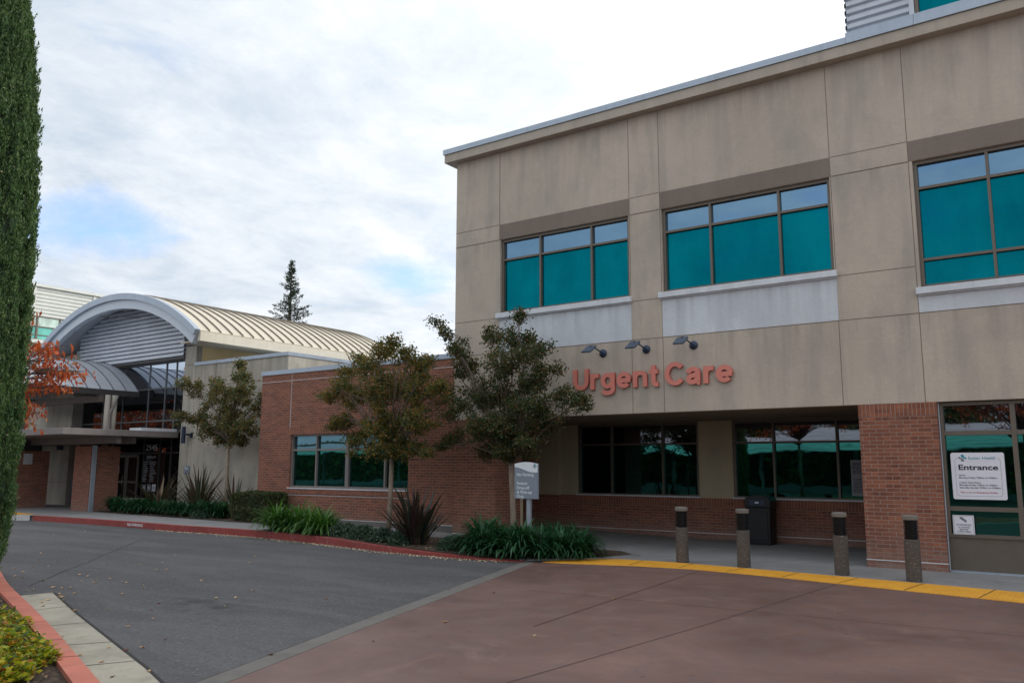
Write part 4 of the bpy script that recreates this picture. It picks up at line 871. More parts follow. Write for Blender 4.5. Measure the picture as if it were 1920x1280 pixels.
def crape(base, lab, fork, tips, leafmat, nleaf, size, trunk_r, group, extra=2, lr=.3):
    """tips: (x, y, z, radius, weight) of crown lobes in world coordinates"""
    T = thing('crape_myrtle', lab, 'tree', base, group)
    mb = MB(); f = np.array(fork)
    mb.tube([base, tuple(np.array(base)*.6+f*.4+np.array([.02, 0, 0])), tuple(f)], [trunk_r*1.15, trunk_r, trunk_r*.85], 12)
    mbb = MB(); C = []; D = []
    tips = [(x, y, z, r, w*(.45/r)**.7) for x, y, z, r, w in tips]; W = sum(t[4]*t[3]**2 for t in tips)
    for (x, y, z, r, w) in tips:
        tip = np.array((x, y, z)); st = f+np.array([0, 0, rng.uniform(-.05, .25)])
        path = bend(st, tip, 6, .08); limb(mbb, path, trunk_r*.36, .005, 6)
        cnt = int(nleaf*w*r*r/W)
        ntw = max(6, int(cnt/70))
        for k in range(ntw):
            t = rng.uniform(.35, 1.0); p = np.array(path[min(5, int(t*5))]); off = unit(1)[0]*r*rng.uniform(.35, 1.05)**.8; off[2] *= .85
            q = tip+off if rng.random() < .78 else p+off*.8
            if k % 2 == 0: mbb.tube([tuple(p), tuple((p+q)/2+rng.normal(size=3)*.04), tuple(q)], [.007, .005, .002], 4, cap=False)
            m = int(cnt/ntw*rng.uniform(.5, 1.5)); dd = (q-p)/(np.linalg.norm(q-p)+1e-6)
            cs = q+rng.normal(size=(m, 3))*np.array([1, 1, .75])*lr*.23+dd*rng.uniform(-.45, .3, (m, 1))*lr
            C.append(cs)
    C = np.concatenate(C)
    fast_mesh('crown', leaves(C, size), 4, leafmat, T)
    mb.build('trunk', M['bark'], T, smooth=True); mbb.build('branches', M['limb'], T, smooth=True)
    return T
def tips_px(Y, lst, dy=.45):
    out = []
    for (px, py, rp, w) in lst:
        yy = Y+rng.uniform(-dy, dy); p = at(px, py, 1, yy); sc_ = CF/((p-Vector((0, 0, CH))).dot(AF)); out.append((p.x, p.y, p.z, rp/sc_, w))
    return out
# tree 1 (left, by the entrance)
Y1 = 15.5; b = at(424, 930, 1, Y1); f = at(428, 832, 1, Y1)
crape((b.x, Y1, .15), 'small crape myrtle with bronze tips by the entrance stucco wall', tuple(f), tips_px(Y1, [(345, 715, 16, 1.2), (365, 733, 20, 1), (398, 725, 20, 1), (420, 735, 28, 1), (455, 705, 16, 1.6), (452, 685, 9, 2.4), (460, 730, 20, 1.3), (440, 752, 32, 1), (495, 750, 12, 1.7), (485, 768, 13, 1.3), (340, 783, 16, 1.3), (370, 782, 24, 1), (405, 792, 30, 1), (440, 795, 34, 1), (465, 800, 22, 1), (385, 815, 14, 1), (415, 825, 18, .8), (452, 828, 18, 1), (475, 812, 12, 1)], .35), M['leafA'], 16000, .042, .055, 'crape myrtles along the kerb')
# tree 2 (middle)
Y2 = 13.6; b = at(737, 1003, 2, .13)
crape((b.x, Y2, .12), 'tallest yellowing crape myrtle growing before the brick wing window', tuple(at(735, 850, 1, Y2)), tips_px(Y2, [(610, 742, 13, 1.3), (640, 728, 22, 1), (645, 700, 20, 1), (668, 670, 14, 1.2), (690, 690, 24, 1), (712, 660, 22, 1.1), (735, 645, 16, 1.3), (760, 668, 24, 1), (790, 690, 26, 1), (805, 678, 12, 1), (745, 715, 40, 1), (700, 738, 34, 1), (660, 752, 22, 1), (790, 735, 34, 1), (830, 730, 20, 1.1), (835, 752, 16, 1), (625, 795, 14, 1.2), (645, 788, 16, 1), (670, 812, 26, 1), (655, 838, 18, 1), (710, 800, 34, 1), (745, 805, 36, 1), (790, 785, 32, 1), (710, 845, 24, 1), (755, 842, 24, 1), (785, 838, 22, 1), (805, 850, 14, 1)], .55), M['leafB'], 32000, .034, .055, 'crape myrtles along the kerb')
# tree 3 (right, behind the sign)
Y3 = 13.9; b = at(963, 985, 1, Y3)
crape((b.x, Y3, .06), 'dark leaved crape myrtle behind the No Parking sign', tuple(at(958, 868, 1, Y3)), tips_px(Y3, [(818, 605, 14, 1.1), (838, 628, 15, 1), (858, 655, 20, 1.1), (880, 690, 26, 1), (975, 590, 7, 2.2), (925, 630, 20, 1.1), (960, 628, 22, 1.1), (1000, 632, 20, 1), (1022, 655, 15, 1), (985, 665, 30, 1), (940, 680, 34, 1), (1020, 690, 16, 1), (1045, 692, 9, 1.3), (1000, 715, 30, 1), (930, 735, 40, 1), (890, 735, 28, 1), (865, 760, 18, 1), (840, 775, 14, 1), (1050, 742, 20, 1), (1085, 750, 14, 1.2), (1095, 765, 8, 1.2), (985, 765, 34, 1), (1020, 770, 22, 1), (940, 790, 36, 1), (895, 800, 30, 1), (850, 825, 18, 1), (825, 835, 10, 1), (910, 845, 22, 1), (950, 840, 24, 1), (990, 830, 18, 1), (995, 852, 9, 1), (1030, 800, 14, 1)], .6), M['leafC'], 31000, .034, .062, 'crape myrtles along the kerb')
sk = at(978, 970, 1, 14.35); t = thing('tree_stake', 'thin wooden stake behind the No Parking sign', 'stake', (sk.x, 14.35, .05)); k = MB().box(-.022, .022, -.022, .022, 0, 1.55).build('post', M['wood'], t, bevel=.004); k.matrix_parent_inverse = Matrix()

# cypress
cy = (-12.2, 4.8); CT = thing('italian_cypress', 'tall narrow green cypress at the left edge by the faded red kerb', 'tree', (cy[0], cy[1], .09))
def cyr(z):
    t = z
    return float(np.interp(t, [0, .25, .6, 1.1, 2.5, 4.0, 5.0, 6.0, 7.1, 7.75, 8.3, 8.7], [.38, .51, .55, .57, .57, .56, .53, .46, .35, .235, .12, .03]))
V = []; zz = []
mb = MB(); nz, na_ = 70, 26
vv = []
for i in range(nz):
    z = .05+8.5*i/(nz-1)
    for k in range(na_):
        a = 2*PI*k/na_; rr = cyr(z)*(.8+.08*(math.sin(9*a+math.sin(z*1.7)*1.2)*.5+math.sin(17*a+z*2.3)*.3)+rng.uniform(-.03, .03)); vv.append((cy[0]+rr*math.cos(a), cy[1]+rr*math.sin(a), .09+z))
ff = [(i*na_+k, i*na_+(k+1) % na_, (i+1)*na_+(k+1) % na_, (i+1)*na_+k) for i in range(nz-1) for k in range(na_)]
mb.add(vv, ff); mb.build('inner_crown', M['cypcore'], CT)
Cs = []; Ds = []
for k in range(7600):
    z = 8.5*rng.random()**.9; a = rng.uniform(0, 2*PI); lob = 1+.1*math.sin(5*a+z*1.3)+.08*math.sin(11*a-z*2.1)+rng.normal()*.05
    gr_ = math.sin(9*a+math.sin(z*1.7)*1.2)*.5+math.sin(17*a+z*2.3)*.3; rr = cyr(z)*(1+.12*gr_-.03)*rng.uniform(.86, 1.03)*(1.07 if rng.random() < .06 else 1); L = rng.uniform(.1, .24); m = 34
    base = np.array([cy[0]+rr*math.cos(a), cy[1]+rr*math.sin(a), .09+z]); ax = np.array([math.cos(a)*.2+rng.normal()*.1, math.sin(a)*.2+rng.normal()*.1, 1.]); ax /= np.linalg.norm(ax)
    t = rng.uniform(0, 1, (m, 1)); cs = base+ax*t*L+rng.normal(size=(m, 3))*.022*(1.15-t); Cs.append(cs); Ds.append(ax+rng.normal(size=(m, 3))*.42)
Cs = np.concatenate(Cs); Ds = np.concatenate(Ds)
fast_mesh('crown', leaves(Cs, .014, 3.6, Ds), 4, M['cyp'], CT)
MB().tube([(cy[0], cy[1], -.05), (cy[0], cy[1], 1.5)], [.1, .07], 10).build('trunk', M['darkbark'], CT)
mb = MB()
for k in range(26):
    z = rng.uniform(1.5, 7.5); a = rng.uniform(-2.2, 1.2); rr = cyr(z)*1.0; mb.lathe([(.004, -.013), (.012, -.006), (.013, .004), (.004, .013)], (cy[0]+rr*math.cos(a), cy[1]+rr*math.sin(a), .09+z), 8)
mb.build('cone_cluster', M['wood'], CT)

# orange-leaved pistache behind the cypress
def pistache(base, lab, clusters, trunk_to, n_each, leafmat=None, lsize=.075, spread=.22):
    T = thing('pistache_tree', lab, 'tree', base, 'orange leaved trees'); mb = MB(); f = np.array(trunk_to); mb.tube([base, tuple(np.array(base)*.5+f*.5+np.array([.05, 0, 0])), tuple(f)], [.11, .09, .07], 10)
    C = []; D = []
    for c in clusters:
        c = np.array(c); path = bend(f, c, 6, .05); limb(mb, path, .03, .005, 5)
        for k in range(9):
            q = c+rng.normal(size=3)*np.array([1, 1, .55])*spread; mb.tube([tuple(path[4]), tuple((np.array(path[4])+q)/2+np.array([0, 0, .03])), tuple(q)], [.006, .004, .002], 4, cap=False)
            m = n_each//9; t = rng.uniform(0, 1, (m, 1)); C.append(q+(np.array(path[4])-q)*t*.5+rng.normal(size=(m, 3))*.05-np.array([0, 0, .04])); D.append(np.array([0, 0, -1.])+rng.normal(size=(m, 3))*.45)
    fast_mesh('crown', leaves(np.concatenate(C), lsize*.42, 2.5, np.concatenate(D)), 4, leafmat or M['redleaf'], T)
    mb.build('trunk', M['darkbark'], T, smooth=True)
cl = []
for px, py in ((62, 598), (70, 640), (100, 655), (118, 648), (128, 668), (85, 680), (60, 665), (140, 700), (118, 702), (95, 715), (75, 720), (60, 735), (130, 722), (152, 697), (62, 760), (72, 775), (52, 780), (50, 700), (45, 640), (108, 690)):
    yy = 8.0+rng.uniform(-.25, .25); p = at(px, py, 1, yy); cl.append(tuple(p))
for k in range(42): 
    a = rng.uniform(0, 2*PI); r_ = 2.3*math.sqrt(rng.random()); cl.append((-20.3+r_*math.cos(a), 6.2+r_*math.sin(a), rng.uniform(2.6, 6.0)-.25*r_))
pistache((-20.6, 6.3, .02), 'orange leaved autumn tree showing behind the cypress', cl, (-20.4, 6.4, 2.3), 60, None, .115, .13)
for (tx_, ty_, lab_) in ((-50, 2, 'orange leaved tree across the drive, mirrored in the right of the hall glass'), (-57.5, 1, 'orange leaved tree across the drive, mirrored in the middle of the hall glass'), (-65, -1, 'orange leaved tree across the drive, farthest from the hall glass')):
    cl = []
    for k in range(110):
        a = rng.uniform(0, 2*PI); r_ = 3.9*math.sqrt(rng.random()); cl.append((tx_+r_*math.cos(a), ty_+r_*math.sin(a), 5.2+rng.uniform(-2.4, 2.6)-.2*r_))
    pistache((tx_, ty_, .0), lab_, cl, (tx_, ty_, 2.6), 72, None, .24, .6)

# far conifer
cb_ = at(540, 700, 1, 52.0); CN = thing('conifer', 'dark pointed conifer rising behind the arched roof', 'tree', (cb_.x, 52, 0))
topz = at(548, 487, 1, 52.0).z; tx = at(548, 487, 1, 52).x; C = []; D = []; mb = MB(); mb.tube([(tx, 52, 0), (tx, 52, topz*.6), (tx, 52, topz)], [.35, .2, .02], 8)
scp = 52/ (CF)*1.2
for k in range(230):
    t = (k+rng.random())/230; z = topz-.15-t*(topz*.62); a = rng.uniform(0, 2*PI); L = (.12+t*4.1)*rng.uniform(.5, 1.15)
    st = np.array([tx, 52, z]); en = st+np.array([math.cos(a)*L, math.sin(a)*L, L*rng.uniform(.1, .4)]); mb.tube([tuple(st), tuple(en)], [.03, .008], 4, cap=False)
    m = int(14+26*L); s_ = rng.uniform(.25, 1, (m, 1)); C.append(st+(en-st)*s_+rng.normal(size=(m, 3))*.09); D.append((en-st)/L+rng.normal(size=(m, 3))*.6+np.array([0, 0, .3]))
fast_mesh('crown', leaves(np.concatenate(C), .075, 3., np.concatenate(D)), 4, M['con'], CN); mb.build('trunk', M['darkbark'], CN)

# strap-leaved plants
def straps(base, n, length, width, droop, mat, name, lab, cat, group=None, up=.9, seg=6, erect=False, part='leaf_clump'):
    T = thing(name, lab, cat, base, group); V = []; F = []; bx_, by_, bz_ = base
    mb = MB()
    for k in range(n):
        a = rng.uniform(0, 2*PI); L = length*rng.uniform(.55, 1.12); tilt = rng.uniform(.05, up); w = width*rng.uniform(.7, 1.15); dr = droop*rng.uniform(.5, 1.4)
        r0 = rng.uniform(0, .09)*length*1.6; p = np.array([bx_+r0*math.cos(a), by_+r0*math.sin(a), bz_-.01]); th = tilt; b0 = len(mb.v)
        side = np.array([-math.sin(a), math.cos(a), 0]); tw = rng.uniform(-.4, .4); vs = []
        for i in range(seg+1):
            t = i/seg; ww = w*(.6+1.2*t if t < .33 else (1.0)*(1-((t-.33)/.67)**2.2))*.5
            vs += [tuple(p-side*ww), tuple(p+side*ww)]
            th += dr*(1.4*t)/seg*2
            d = np.array([math.cos(a+tw*t)*math.sin(th), math.sin(a+tw*t)*math.sin(th), math.cos(th)]); p = p+d*L/seg
            p[2] = max(p[2], bz_+.01)
        mb.add(vs, [(2*i, 2*i+1, 2*i+3, 2*i+2) for i in range(seg)])
    o = mb.build(part, mat, T, smooth=True); return T
def place_straps(lst, **k):
    for i, (px, py, y) in enumerate(lst):
        p = at(px, py, 1, y); straps((p.x, y, kh(p.x)+.01), **k)
def copy_thing(src, loc, rz, s, lab):
    c = src.copy(); COL.objects.link(c); c.location = loc; c.rotation_euler = (0, 0, rz); c.scale = (s, s, s)
    if lab: c['label'] = lab
    for ch in src.children:
        d = ch.copy(); COL.objects.link(d); d.parent = c; d.matrix_parent_inverse = ch.matrix_parent_inverse.copy()
    return c
lil = [(905, 1005, 12.75), (940, 1000, 12.9), (985, 1005, 13.0), (1020, 1000, 13.25), (1060, 998, 13.55), (1085, 1005, 13.5), (935, 1030, 12.45), (975, 1035, 12.5), (1015, 1035, 12.65), (1055, 1030, 12.95), (1085, 1025, 13.1), (900, 1025, 12.35), (1040, 985, 13.9), (925, 985, 13.3)]
first = None
for i, (px, py, y) in enumerate(lil):
    x = at(px, py, 1, y).x
    if first is None or i == 7:
        p_ = straps((x, y, kh(x)+.01), 250, .86, .055, 1.35, M['lily'], 'lily_clump', 'dark strap leaved lily clump around the No Parking sign', 'plant', 'dark lily clumps around the sign', up=1.05)
        if i == 0: first = p_
        else: second = p_
    else: copy_thing(first if i < 7 or i % 2 else second, (x, y, kh(x)+.01), rng.uniform(0, 6), rng.uniform(.74, .92), None)
lb = []
f2 = None
for px, py, y in ((520, 985, 12.95), (550, 985, 12.9), (580, 988, 12.85), (606, 990, 12.8), (560, 978, 13.2), (595, 980, 13.15)):
    x = at(px, py, 1, y).x
    if f2 is None: f2 = straps((x, y, .16), 230, .85, .046, 1.4, M['lilyb'], 'lily_clump', 'bright green strap leaved lily clump at the kerb left of the brick window', 'plant', 'bright lily clumps at the kerb', up=1.1)
    else: copy_thing(f2, (x, y, .16), rng.uniform(0, 6), rng.uniform(.85, 1.05), None)
f3 = None
for px in range(215, 425, 22):
    y = 14.75+rng.uniform(-.1, .15); x = at(px, 960, 1, y).x
    if f3 is None: f3 = straps((x, y, .16), 200, .74, .05, 1.35, M['lily'], 'lily_clump', 'low dark lily clump in the bed beside the entrance brick pier', 'plant', 'low lily clumps by the entrance', up=.8)
    else: copy_thing(f3, (x, y, .16), rng.uniform(0, 6), rng.uniform(.8, 1.05), None)
# flax
def flax(px, y, lab, n, L, mat, z=.15, up=.75, g=None):
    x = at(px, 950, 1, y).x; return straps((x, y, z), n, L, .07, .4, mat, 'flax_plant', lab, 'plant', g, up=up, seg=6)
flax(298, 15.3, 'sword leaved flax with bronze blades before the entrance glass', 50, 1.45, M['flax'], up=.85)
flax(375, 15.2, 'large sword leaved flax at the left of the crape myrtle trunk', 80, 1.6, M['flax'], up=.95)
flax(440, 15.4, 'upright sword leaved flax between the crape myrtle trunk and the hedge', 44, 1.4, M['flax'], up=.85)
flax(782, 12.75, 'dark bronze flax clump between the middle tree and the sign', 110, 1.25, M['flaxd'], .08, .8)
# hedge ball/box
def leafy_box(name, lab, cat, x0, x1, y0, y1, z0, z1, n, size, mat, round_=.25, group=None, stem=True):
    T = thing(name, lab, cat, ((x0+x1)/2, (y0+y1)/2, z0), group)
    u = rng.uniform(-1, 1, (n, 3)); ax = rng.integers(0, 3, n); sg = np.where(rng.random(n) < .5, -1, 1); u[np.arange(n), ax] = sg*rng.uniform(.82, 1.03, n)
    u[:, 2] = np.where(ax == 2, np.abs(u[:, 2]), u[:, 2]); q = np.linalg.norm(u, axis=1)[:, None]; u = u*(1-round_*(q-1)/.73*.6)
    u *= 1+.05*np.sin(u[:, [1, 2, 0]]*7+3)
    C = np.array([(x0+x1)/2, (y0+y1)/2, (z0+z1)/2])+u*np.array([(x1-x0)/2, (y1-y0)/2, (z1-z0)/2])
    fast_mesh('foliage', leaves(C, size), 4, mat, T)
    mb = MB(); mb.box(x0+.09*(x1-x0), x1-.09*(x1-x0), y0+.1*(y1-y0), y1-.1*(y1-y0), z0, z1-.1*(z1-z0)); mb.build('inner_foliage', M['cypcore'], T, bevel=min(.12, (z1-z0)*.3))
    return T
hx0, hx1 = at(442, 950, 1, 14.6).x, at(518, 950, 1, 14.6).x
leafy_box('clipped_hedge', 'clipped dark green box hedge at the corner of the brick wing', 'hedge', hx0, hx1, 14.3, 15.1, .15, .95, 16000, .03, M['hedge'])
# ground cover shrubs
for i, (px, y, wd, lab) in enumerate(((645, 12.85, .42, 'dark small leaved shrub left of the middle tree, next to the bright lilies'), (682, 12.75, .4, 'dark small leaved shrub second left of the middle tree'), (715, 12.6, .38, 'dark small leaved shrub just left of the middle tree trunk'), (852, 12.55, .36, 'small leaved shrub between the dark flax and the dark lilies'), (747, 12.4, .22, 'low small leaved shrub at the foot of the middle tree by the kerb'), (385, 14.7, .5, 'low shrub under the flax left of the clipped hedge'), (880, 12.7, .3, 'small leaved shrub touching the first dark lily'))):
    x = at(px, 1000, 1, y).x; z0 = kh(x)+.005; n = 2600; u = unit(n)*np.array([wd, wd*.8, .26])*rng.uniform(.6, 1.08, (n, 1)); u[:, 2] = np.abs(u[:, 2])
    T = thing('ground_shrub', lab, 'shrub', (x, y, z0), 'low shrubs along the kerb'); fast_mesh('foliage', leaves(u+np.array([x, y, z0]), .03), 4, M['cover'], T)
    mb = MB()
    for k in range(14):
        a = rng.uniform(0, 6.28); mb.tube([(x, y, z0), (x+wd*.8*math.cos(a), y+wd*.6*math.sin(a), z0+.2)], [.006, .003], 4)
    mb.build('stem', M['darkbark'], T)
# yellow-green near shrub: counts as a mass of leaves
def near_shrub(cx, cy_, r, h, lab, n):
    T = thing('yellow_green_shrub', lab, 'shrub', (cx, cy_, .09), 'yellow green shrubs in the near bed')
    C = []; D = []; mb = MB()
    for k in range(n):
        a = rng.uniform(0, 2*PI); q = r*math.sqrt(rng.random()); tip = np.array([cx+q*math.cos(a), cy_+q*math.sin(a), .09+h*(1-(q/r)**2*.75)*rng.uniform(.7, 1.1)]); st_ = np.array([cx+q*.5*math.cos(a), cy_+q*.5*math.sin(a), .09])
        mb.tube([tuple(st_), tuple(tip)], [.004, .002], 4, cap=False); m = 9; t = rng.uniform(.45, 1, (m, 1)); C.append(st_+(tip-st_)*t+rng.normal(size=(m, 3))*.012); D.append(np.c_[rng.normal(size=(m, 2)), rng.uniform(-.1, .5, m)])
    C = np.concatenate(C); D = np.concatenate(D); D /= np.linalg.norm(D, axis=1)[:, None]; C = C+D*.025
    fast_mesh('foliage', leaves(C, .026, 2.0, D, .4, .5), 4, M['ygleaf'], T); mb.build('stem', M['darkbark'], T)
near_shrub(-7.7, 3.15, .6, .3, 'yellow green leafy shrub at the bottom left corner beside the kerb', 900)
near_shrub(-8.75, 3.5, .62, .27, 'yellow green leafy shrub further back in the near bed', 800)
near_shrub(-8.3, 2.6, .6, .3, 'yellow green leafy shrub deepest in the near bed', 500)
near_shrub(-6.75, 2.85, .4, .24, 'yellow green leafy shrub nearest the viewer against the kerb', 500)
near_shrub(-7.15, 3.2, .42, .24, 'yellow green leafy shrub leaning over the faded red kerb edge', 550)
near_shrub(-6.9, 2.4, .5, .26, 'yellow green leafy shrub in the near bed with its top at the photo corner', 700)

n = 5200; Cl = np.c_[rng.uniform(-13, -5.6, n), rng.uniform(.8, 5.4, n), rng.uniform(.092, .115, n)]
kl = np.interp(Cl[:, 0], [p[0] for p in K2], [p[1] for p in K2]); Cl = Cl[Cl[:, 1] < kl-.03]; dl = rng.normal(size=(len(Cl), 3))*np.array([1, 1, .25])
o = fast_mesh('leaf_litter', leaves(Cl, .018, 2.0, dl, .5), 4, M['litter']); tag(o, 'brown leaf litter and bark chips covering the near planting bed', 'leaf litter', kind='stuff')
n = 3800; xs9 = rng.uniform(-26.5, -7.6, n); Cl = np.c_[xs9, rng.uniform(12.2, 16.2, n), np.array([kh(x)+.03 for x in xs9])]
ok_ = ((Cl[:, 0] > -16) & (Cl[:, 1] < 13.6)) | ((Cl[:, 0] < -19.7) & (Cl[:, 1] > 14.4)); kf = np.array([interp(KF, x)+.2 for x in Cl[:, 0]]); Cl = Cl[ok_ & (Cl[:, 1] > kf)]
o = fast_mesh('leaf_litter', leaves(Cl, .022, 2.0, rng.normal(size=(len(Cl), 3))*np.array([1, 1, .25]), .5), 4, M['litter']); tag(o, 'brown leaf litter between the plants along the building', 'leaf litter', kind='stuff')
n = 1500; xs9 = rng.uniform(-20, -8.6, n); Cl = np.c_[xs9, np.array([interp(KF, x) for x in xs9])-np.abs(rng.normal(size=n))*.12-.02, np.full(n, .008)]
o = fast_mesh('kerb_litter', leaves(Cl, .014, 1.8, rng.normal(size=(len(Cl), 3))*np.array([1, 1, .2]), .5), 4, M['dead']); tag(o, 'fine pale leaf litter gathered along the foot of the red kerb', 'leaf litter', kind='stuff')
# fallen leaves, each one its own
def leafmesh(s, mat, nm):
    mb = MB(); mb.add([(-s, 0, .004), (-s*.3, s*.42, .014), (s*.5, s*.3, .01), (s, 0, .006), (s*.4, -s*.36, .012), (-s*.4, -s*.4, .006), (0, 0, .0)], [(0, 6, 1), (1, 6, 2), (2, 6, 3), (3, 6, 4), (4, 6, 5), (5, 6, 0)])
    me = bpy.data.meshes.new(nm); me.from_pydata(mb.v, [], mb.f); me.materials.append(mat); me.update(); return me
lm = [leafmesh(.035, M['dead'], 'fallen_leaf'), leafmesh(.028, M['deadred'], 'fallen_leaf')]
def drop(px, py, k, where):
    p = at(px, py, 2, .006); o = bpy.data.objects.new('fallen_leaf', lm[k]); COL.objects.link(o); o.location = (p.x, p.y, .008); o.rotation_euler = (rng.uniform(-.15, .15), rng.uniform(-.15, .15), rng.uniform(0, 6.28)); s = rng.uniform(.6, 1.15); o.scale = (s, s, 1)
    tag(o, where, 'leaf', where.replace('small ', ''))
for px, py in ((27, 1065), (62, 1062), (43, 1072), (73, 1050), (108, 1055), (90, 1061), (44, 1083), (29, 1080), (76, 1037), (82, 1087), (20, 1103), (50, 1107), (65, 1105), (80, 1106), (100, 1101), (116, 1102), (133, 1101), (141, 1112), (111, 1113), (112, 1118), (150, 1077), (152, 1090), (178, 1092), (180, 1087), (205, 1085), (228, 1090), (237, 1092), (269, 1097), (269, 1102), (230, 1113), (304, 1101), (165, 1080), (295, 1068), (204, 1143), (262, 1058), (200, 1058), (231, 1007), (160, 996), (102, 1012), (44, 995), (78, 1010), (100, 1003), (304, 1055), (442, 1120), (475, 1107), (422, 1136), (405, 1121), (288, 1160), (312, 1068), (267, 1214), (378, 1088), (330, 1040), (470, 1055), (478, 1043), (310, 1000), (240, 1175), (120, 1125), (118, 1119)): drop(px, py, 0, 'small dry pale leaf fallen on the asphalt')
for px, py in ((318, 1005), (298, 1132), (284, 1143), (310, 1200), (268, 1214), (612, 1121), (700, 1202), (508, 1228), (842, 1105), (926, 1112)): drop(px, py, 1, 'small dark red leaf fallen on the paving')
for px, py, k in ((52, 1132), (78, 1129), (90, 1125), (80, 1136), (48, 1141), (66, 1175), (88, 1191), (105, 1190), (138, 1146), (142, 1144), (150, 1229), (190, 1241), (204, 1214), (211, 1269), (160, 1262), (168, 1272), (155, 1250), (118, 1193), (120, 1202), (110, 1200), (280, 1258), (237, 1219)) and [(a, b, (a*b) % 2) for a, b in ((52, 1132), (78, 1129), (90, 1125), (80, 1136), (48, 1141), (66, 1175), (88, 1191), (105, 1190), (138, 1146), (142, 1144), (150, 1229), (190, 1241), (204, 1214), (211, 1269), (160, 1262), (168, 1272), (155, 1250), (118, 1193), (120, 1202), (110, 1200), (280, 1258), (237, 1219))]: drop(px, py, k, 'small dry leaf fallen in the pale concrete gutter')
for px, py in ((835, 1166), (833, 1166), (613, 1122), (1152, 1123), (1002, 1192)): drop(px, py, 0, 'small tan leaf fallen on the red plaza')

# ================================================================== behind the camera (seen mirrored in the windows)
for k, (y, zc) in enumerate(((-15, 3.1), (-24, 3.5), (-33, 4.0))):
    t = thing('carport', ('nearest', 'middle', 'farthest')[k]+' row of pale sloping parking canopies across the drive, mirrored in the windows', 'carport', (-14, y, 0)); mb = MB()
    for x in range(-60, 30, 12): MB().box(x-.1, x+.1, y-.1, y+.1, 0, zc-.1).build('post', M['greybeam'], t)
    for q in range(5):
        a, b = y+2.6-q*1.04, y+2.6-(q+1)*1.04+.12; za, zb9 = zc-.5+q*.2, zc-.5+(q+1)*.2-.03
        mb.add([(x, yy_, zz_) for x in (-60, 28) for yy_, zz_ in ((a, za), (b, zb9), (b, zb9+.06), (a, za+.06))], [(0, 1, 5, 4), (1, 2, 6, 5), (2, 3, 7, 6), (3, 0, 4, 7), (0, 3, 2, 1), (4, 5, 6, 7)])
    mb.build('canopy_roof', M['whitemetal'], t)
MB().add([(-70, -13.5, .004), (-70, -9.5, .004), (25, -9.5, .004), (25, -13.5, .004)], [(0, 3, 2, 1)]).build('lawn', m_plain('lawn_green', (.07, .13, .03), .9, 0, .3, 3), kind='structure')
for i, (x, y, h, r_) in enumerate(((-34, -40, 9.5, 3.4), (-26, -43, 8.5, 3), (-17, -42, 9, 3.4), (-9, -41, 7.5, 2.7), (1, -42, 8.5, 3), (-42, -39, 9, 3.4), (-50, -36, 9, 3.4))):
    lab = ('broad green tree across the car park, first from the left', 'green tree behind the second carport bay', 'tall green tree centred behind the carports', 'short green tree behind the carports', 'green tree at the right end of the carports', 'green tree at the left end of the carports', 'green tree farthest left past the carports')[i]
    T = thing('shade_tree', lab, 'tree', (x, y, 0), 'trees across the car park'); n = 6500; u = unit(n)*rng.uniform(.5, 1, (n, 1)); u *= 1+.25*np.sin(u[:, [1, 2, 0]]*5+i)
    fast_mesh('crown', leaves(u*np.array([r_, r_, (h-2)/2])+np.array([x, y, 2+(h-2)/2]), .2), 4, M['green'], T); MB().tube([(x, y, 0), (x, y, h*.6)], [.2, .08], 8).build('trunk', M['darkbark'], T)
for (tx_, ty_, lab_) in ((-13.5, -9.5, 'orange leaved tree on the lawn across the drive, mirrored under the colonnade'), (-2.5, -9, 'orange leaved tree on the lawn straight behind the viewer')):
    cl = []
    for k in range(110):
        a = rng.uniform(0, 2*PI); r_ = 2.6*math.sqrt(rng.random()); cl.append((tx_+r_*math.cos(a), ty_+r_*math.sin(a), 4.9+rng.uniform(-1.3, 1.8)))
    pistache((tx_, ty_, .0), lab_, cl, (tx_, ty_, 2.9), 72, None, .13, .4)
leafy_box('boundary_hedge', 'tall green tree belt at the far side of the car park', 'hedge', -170, 35, -46, -44.5, 0, 4.8, 70000, .42, M['green'])

# ================================================================== sky, sun, camera
SUN_AZ, SUN_EL = R(42), R(36)
sd = Vector((math.sin(SUN_AZ)*math.cos(SUN_EL), math.cos(SUN_AZ)*math.cos(SUN_EL), math.sin(SUN_EL)))
w = bpy.data.worlds.new('World'); scene.world = w; w.use_nodes = True; nt = w.node_tree; nt.nodes.clear()
class WN(NT):
    def __init__(s, t): s.t = t
W_ = WN(nt); out = nt.nodes.new('ShaderNodeOutputWorld')
tc = W_.n('TexCoord').outputs['Generated']
sky = W_.n('TexSky', sky_type='NISHITA', sun_disc=False, sun_elevation=SUN_EL, sun_rotation=SUN_AZ, dust_density=1.5)
sp = W_.n('SeparateXYZ', {0: tc}); zc = W_.math('MAXIMUM', sp.outputs[2], .0)
den = W_.math('ADD', zc, .16)
pv = W_.n('CombineXYZ', {0: W_.math('DIVIDE', sp.outputs[0], den), 1: W_.math('DIVIDE', sp.outputs[1], den), 2: 0.}).outputs[0]
n1 = W_.noise(pv, .9, 8, .58, .5); n2 = W_.noise(W_.n('Mapping', {'Vector': pv, 'Scale': (1.25, .95, 1.), 'Rotation': (0, 0, R(25))}).outputs[0], 1.8, 8, .62, .4)
nn = W_.noise(tc, 6, 6, .65, .3)
cover = W_.math('ADD', W_.math('MULTIPLY', n1, .55), W_.math('MULTIPLY', n2, .45))
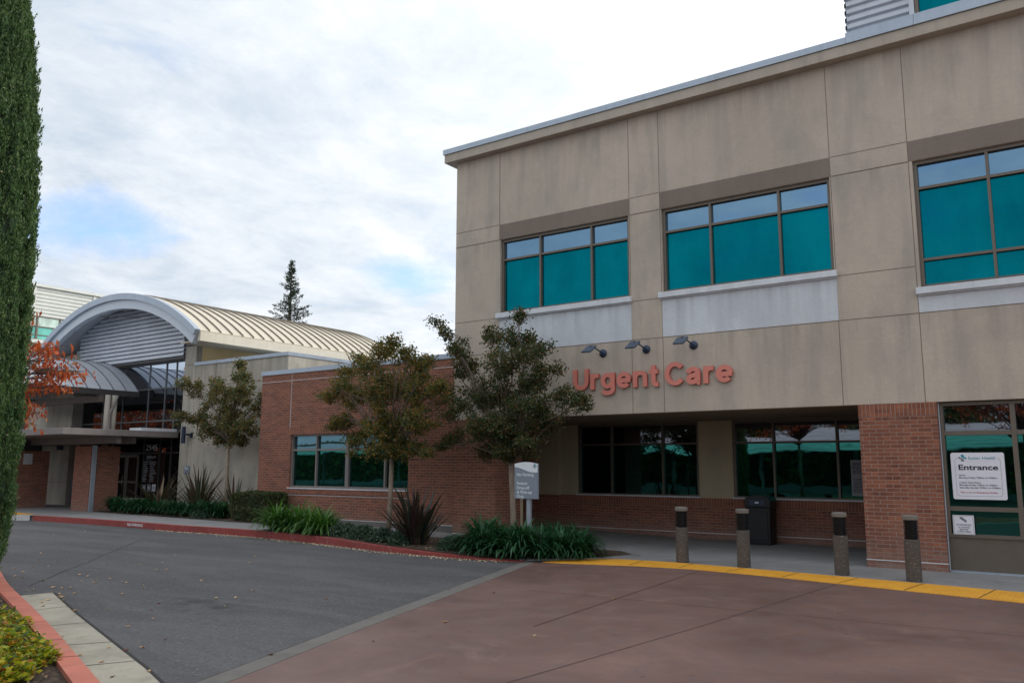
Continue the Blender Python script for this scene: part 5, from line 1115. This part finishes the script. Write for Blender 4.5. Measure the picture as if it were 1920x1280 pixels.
def hole(px, py, r, st):
    d = (AR*(px-960)+AU*(640-py)+AF*CF).normalized()
    dist = W_.n('VectorMath', {0: tc, 1: tuple(d)}, operation='SUBTRACT').outputs[0]
    # squash: vertical distance counts more
    m = W_.n('VectorMath', {0: dist, 1: (1., 1., 2.6)}, operation='MULTIPLY').outputs[0]
    L = W_.n('VectorMath', {0: m}, operation='LENGTH').outputs['Value']
    L = W_.math('ADD', L, W_.math('MULTIPLY', W_.math('SUBTRACT', nn, .5), r*1.6))
    return W_.math('MULTIPLY', W_.ramp(L, [(0., 1.), (r, 0.)]), st)
hs = W_.math('ADD', W_.math('ADD', hole(245, 435, .14, .17), hole(765, 520, .09, .22)), W_.math('ADD', hole(90, 390, .18, .14), hole(330, 60, .25, .09)))
cover = W_.math('SUBTRACT', cover, hs)
cov = W_.ramp(cover, [(.2, .05), (.44, 1.)])
dot = W_.n('VectorMath', {0: tc, 1: tuple(sd)}, operation='DOT_PRODUCT').outputs['Value']
glow = W_.ramp(dot, [(.0, 0.), (.6, .25), (.95, 1.)])
tex = W_.math('ADD', W_.math('MULTIPLY', n2, .55), W_.math('MULTIPLY', W_.noise(W_.n('Mapping', {'Vector': pv, 'Scale': (1.7, 1.5, 1.), 'Rotation': (0, 0, R(-20))}).outputs[0], 2.6, 8, .66, .3), .45))
ccol = W_.mix(W_.ramp(tex, [(.4, 0.), (.6, 1.)]), (.6, .675, .75), (.88, .9, .92))
dd_ = (AR*(330-960)+AU*(640-430)+AF*CF).normalized(); dm_ = W_.n('VectorMath', {0: tc, 1: tuple(dd_)}, operation='DOT_PRODUCT').outputs['Value']
ccol = W_.mix(W_.ramp(dm_, [(.80, 0.), (.975, .85)]), ccol, W_.mix(1., ccol, (.8, .825, .86), 'MULTIPLY'))
ccol = W_.mix(glow, ccol, (1.5, 1.47, 1.45))
bg1 = W_.n('Background', {'Color': W_.mix(1., sky.outputs[0], (1.15, 1.35, 1.75), 'MULTIPLY'), 'Strength': .15}); bg2 = W_.n('Background', {'Color': ccol, 'Strength': 1.0})
mx = W_.n('MixShader', {0: cov, 1: bg1.outputs[0], 2: bg2.outputs[0]}); nt.links.new(mx.outputs[0], out.inputs[0])
sl_ = bpy.data.lights.new('sun', 'SUN'); sl_.energy = 1.3; sl_.angle = R(10); sl_.color = (1, .93, .82)
so = bpy.data.objects.new('sun', sl_); COL.objects.link(so); so.rotation_euler = sd.to_track_quat('Z', 'Y').to_euler()
cd = bpy.data.cameras.new('camera'); cam = bpy.data.objects.new('camera', cd); COL.objects.link(cam)
cd.sensor_width = 36; cd.lens = 36*CF/1920; cd.clip_end = 2000; cd.clip_start = .05
m3 = Matrix((AR, AU, -AF)).transposed(); cam.matrix_world = Matrix.Translation((0, 0, CH)) @ m3.to_4x4()
scene.camera = cam
vs_ = scene.view_settings; scene.display_settings.display_device = 'sRGB'; vs_.view_transform = 'Standard'; vs_.look = 'None'; vs_.exposure = .33; vs_.gamma = 1; vs_.use_curve_mapping = False
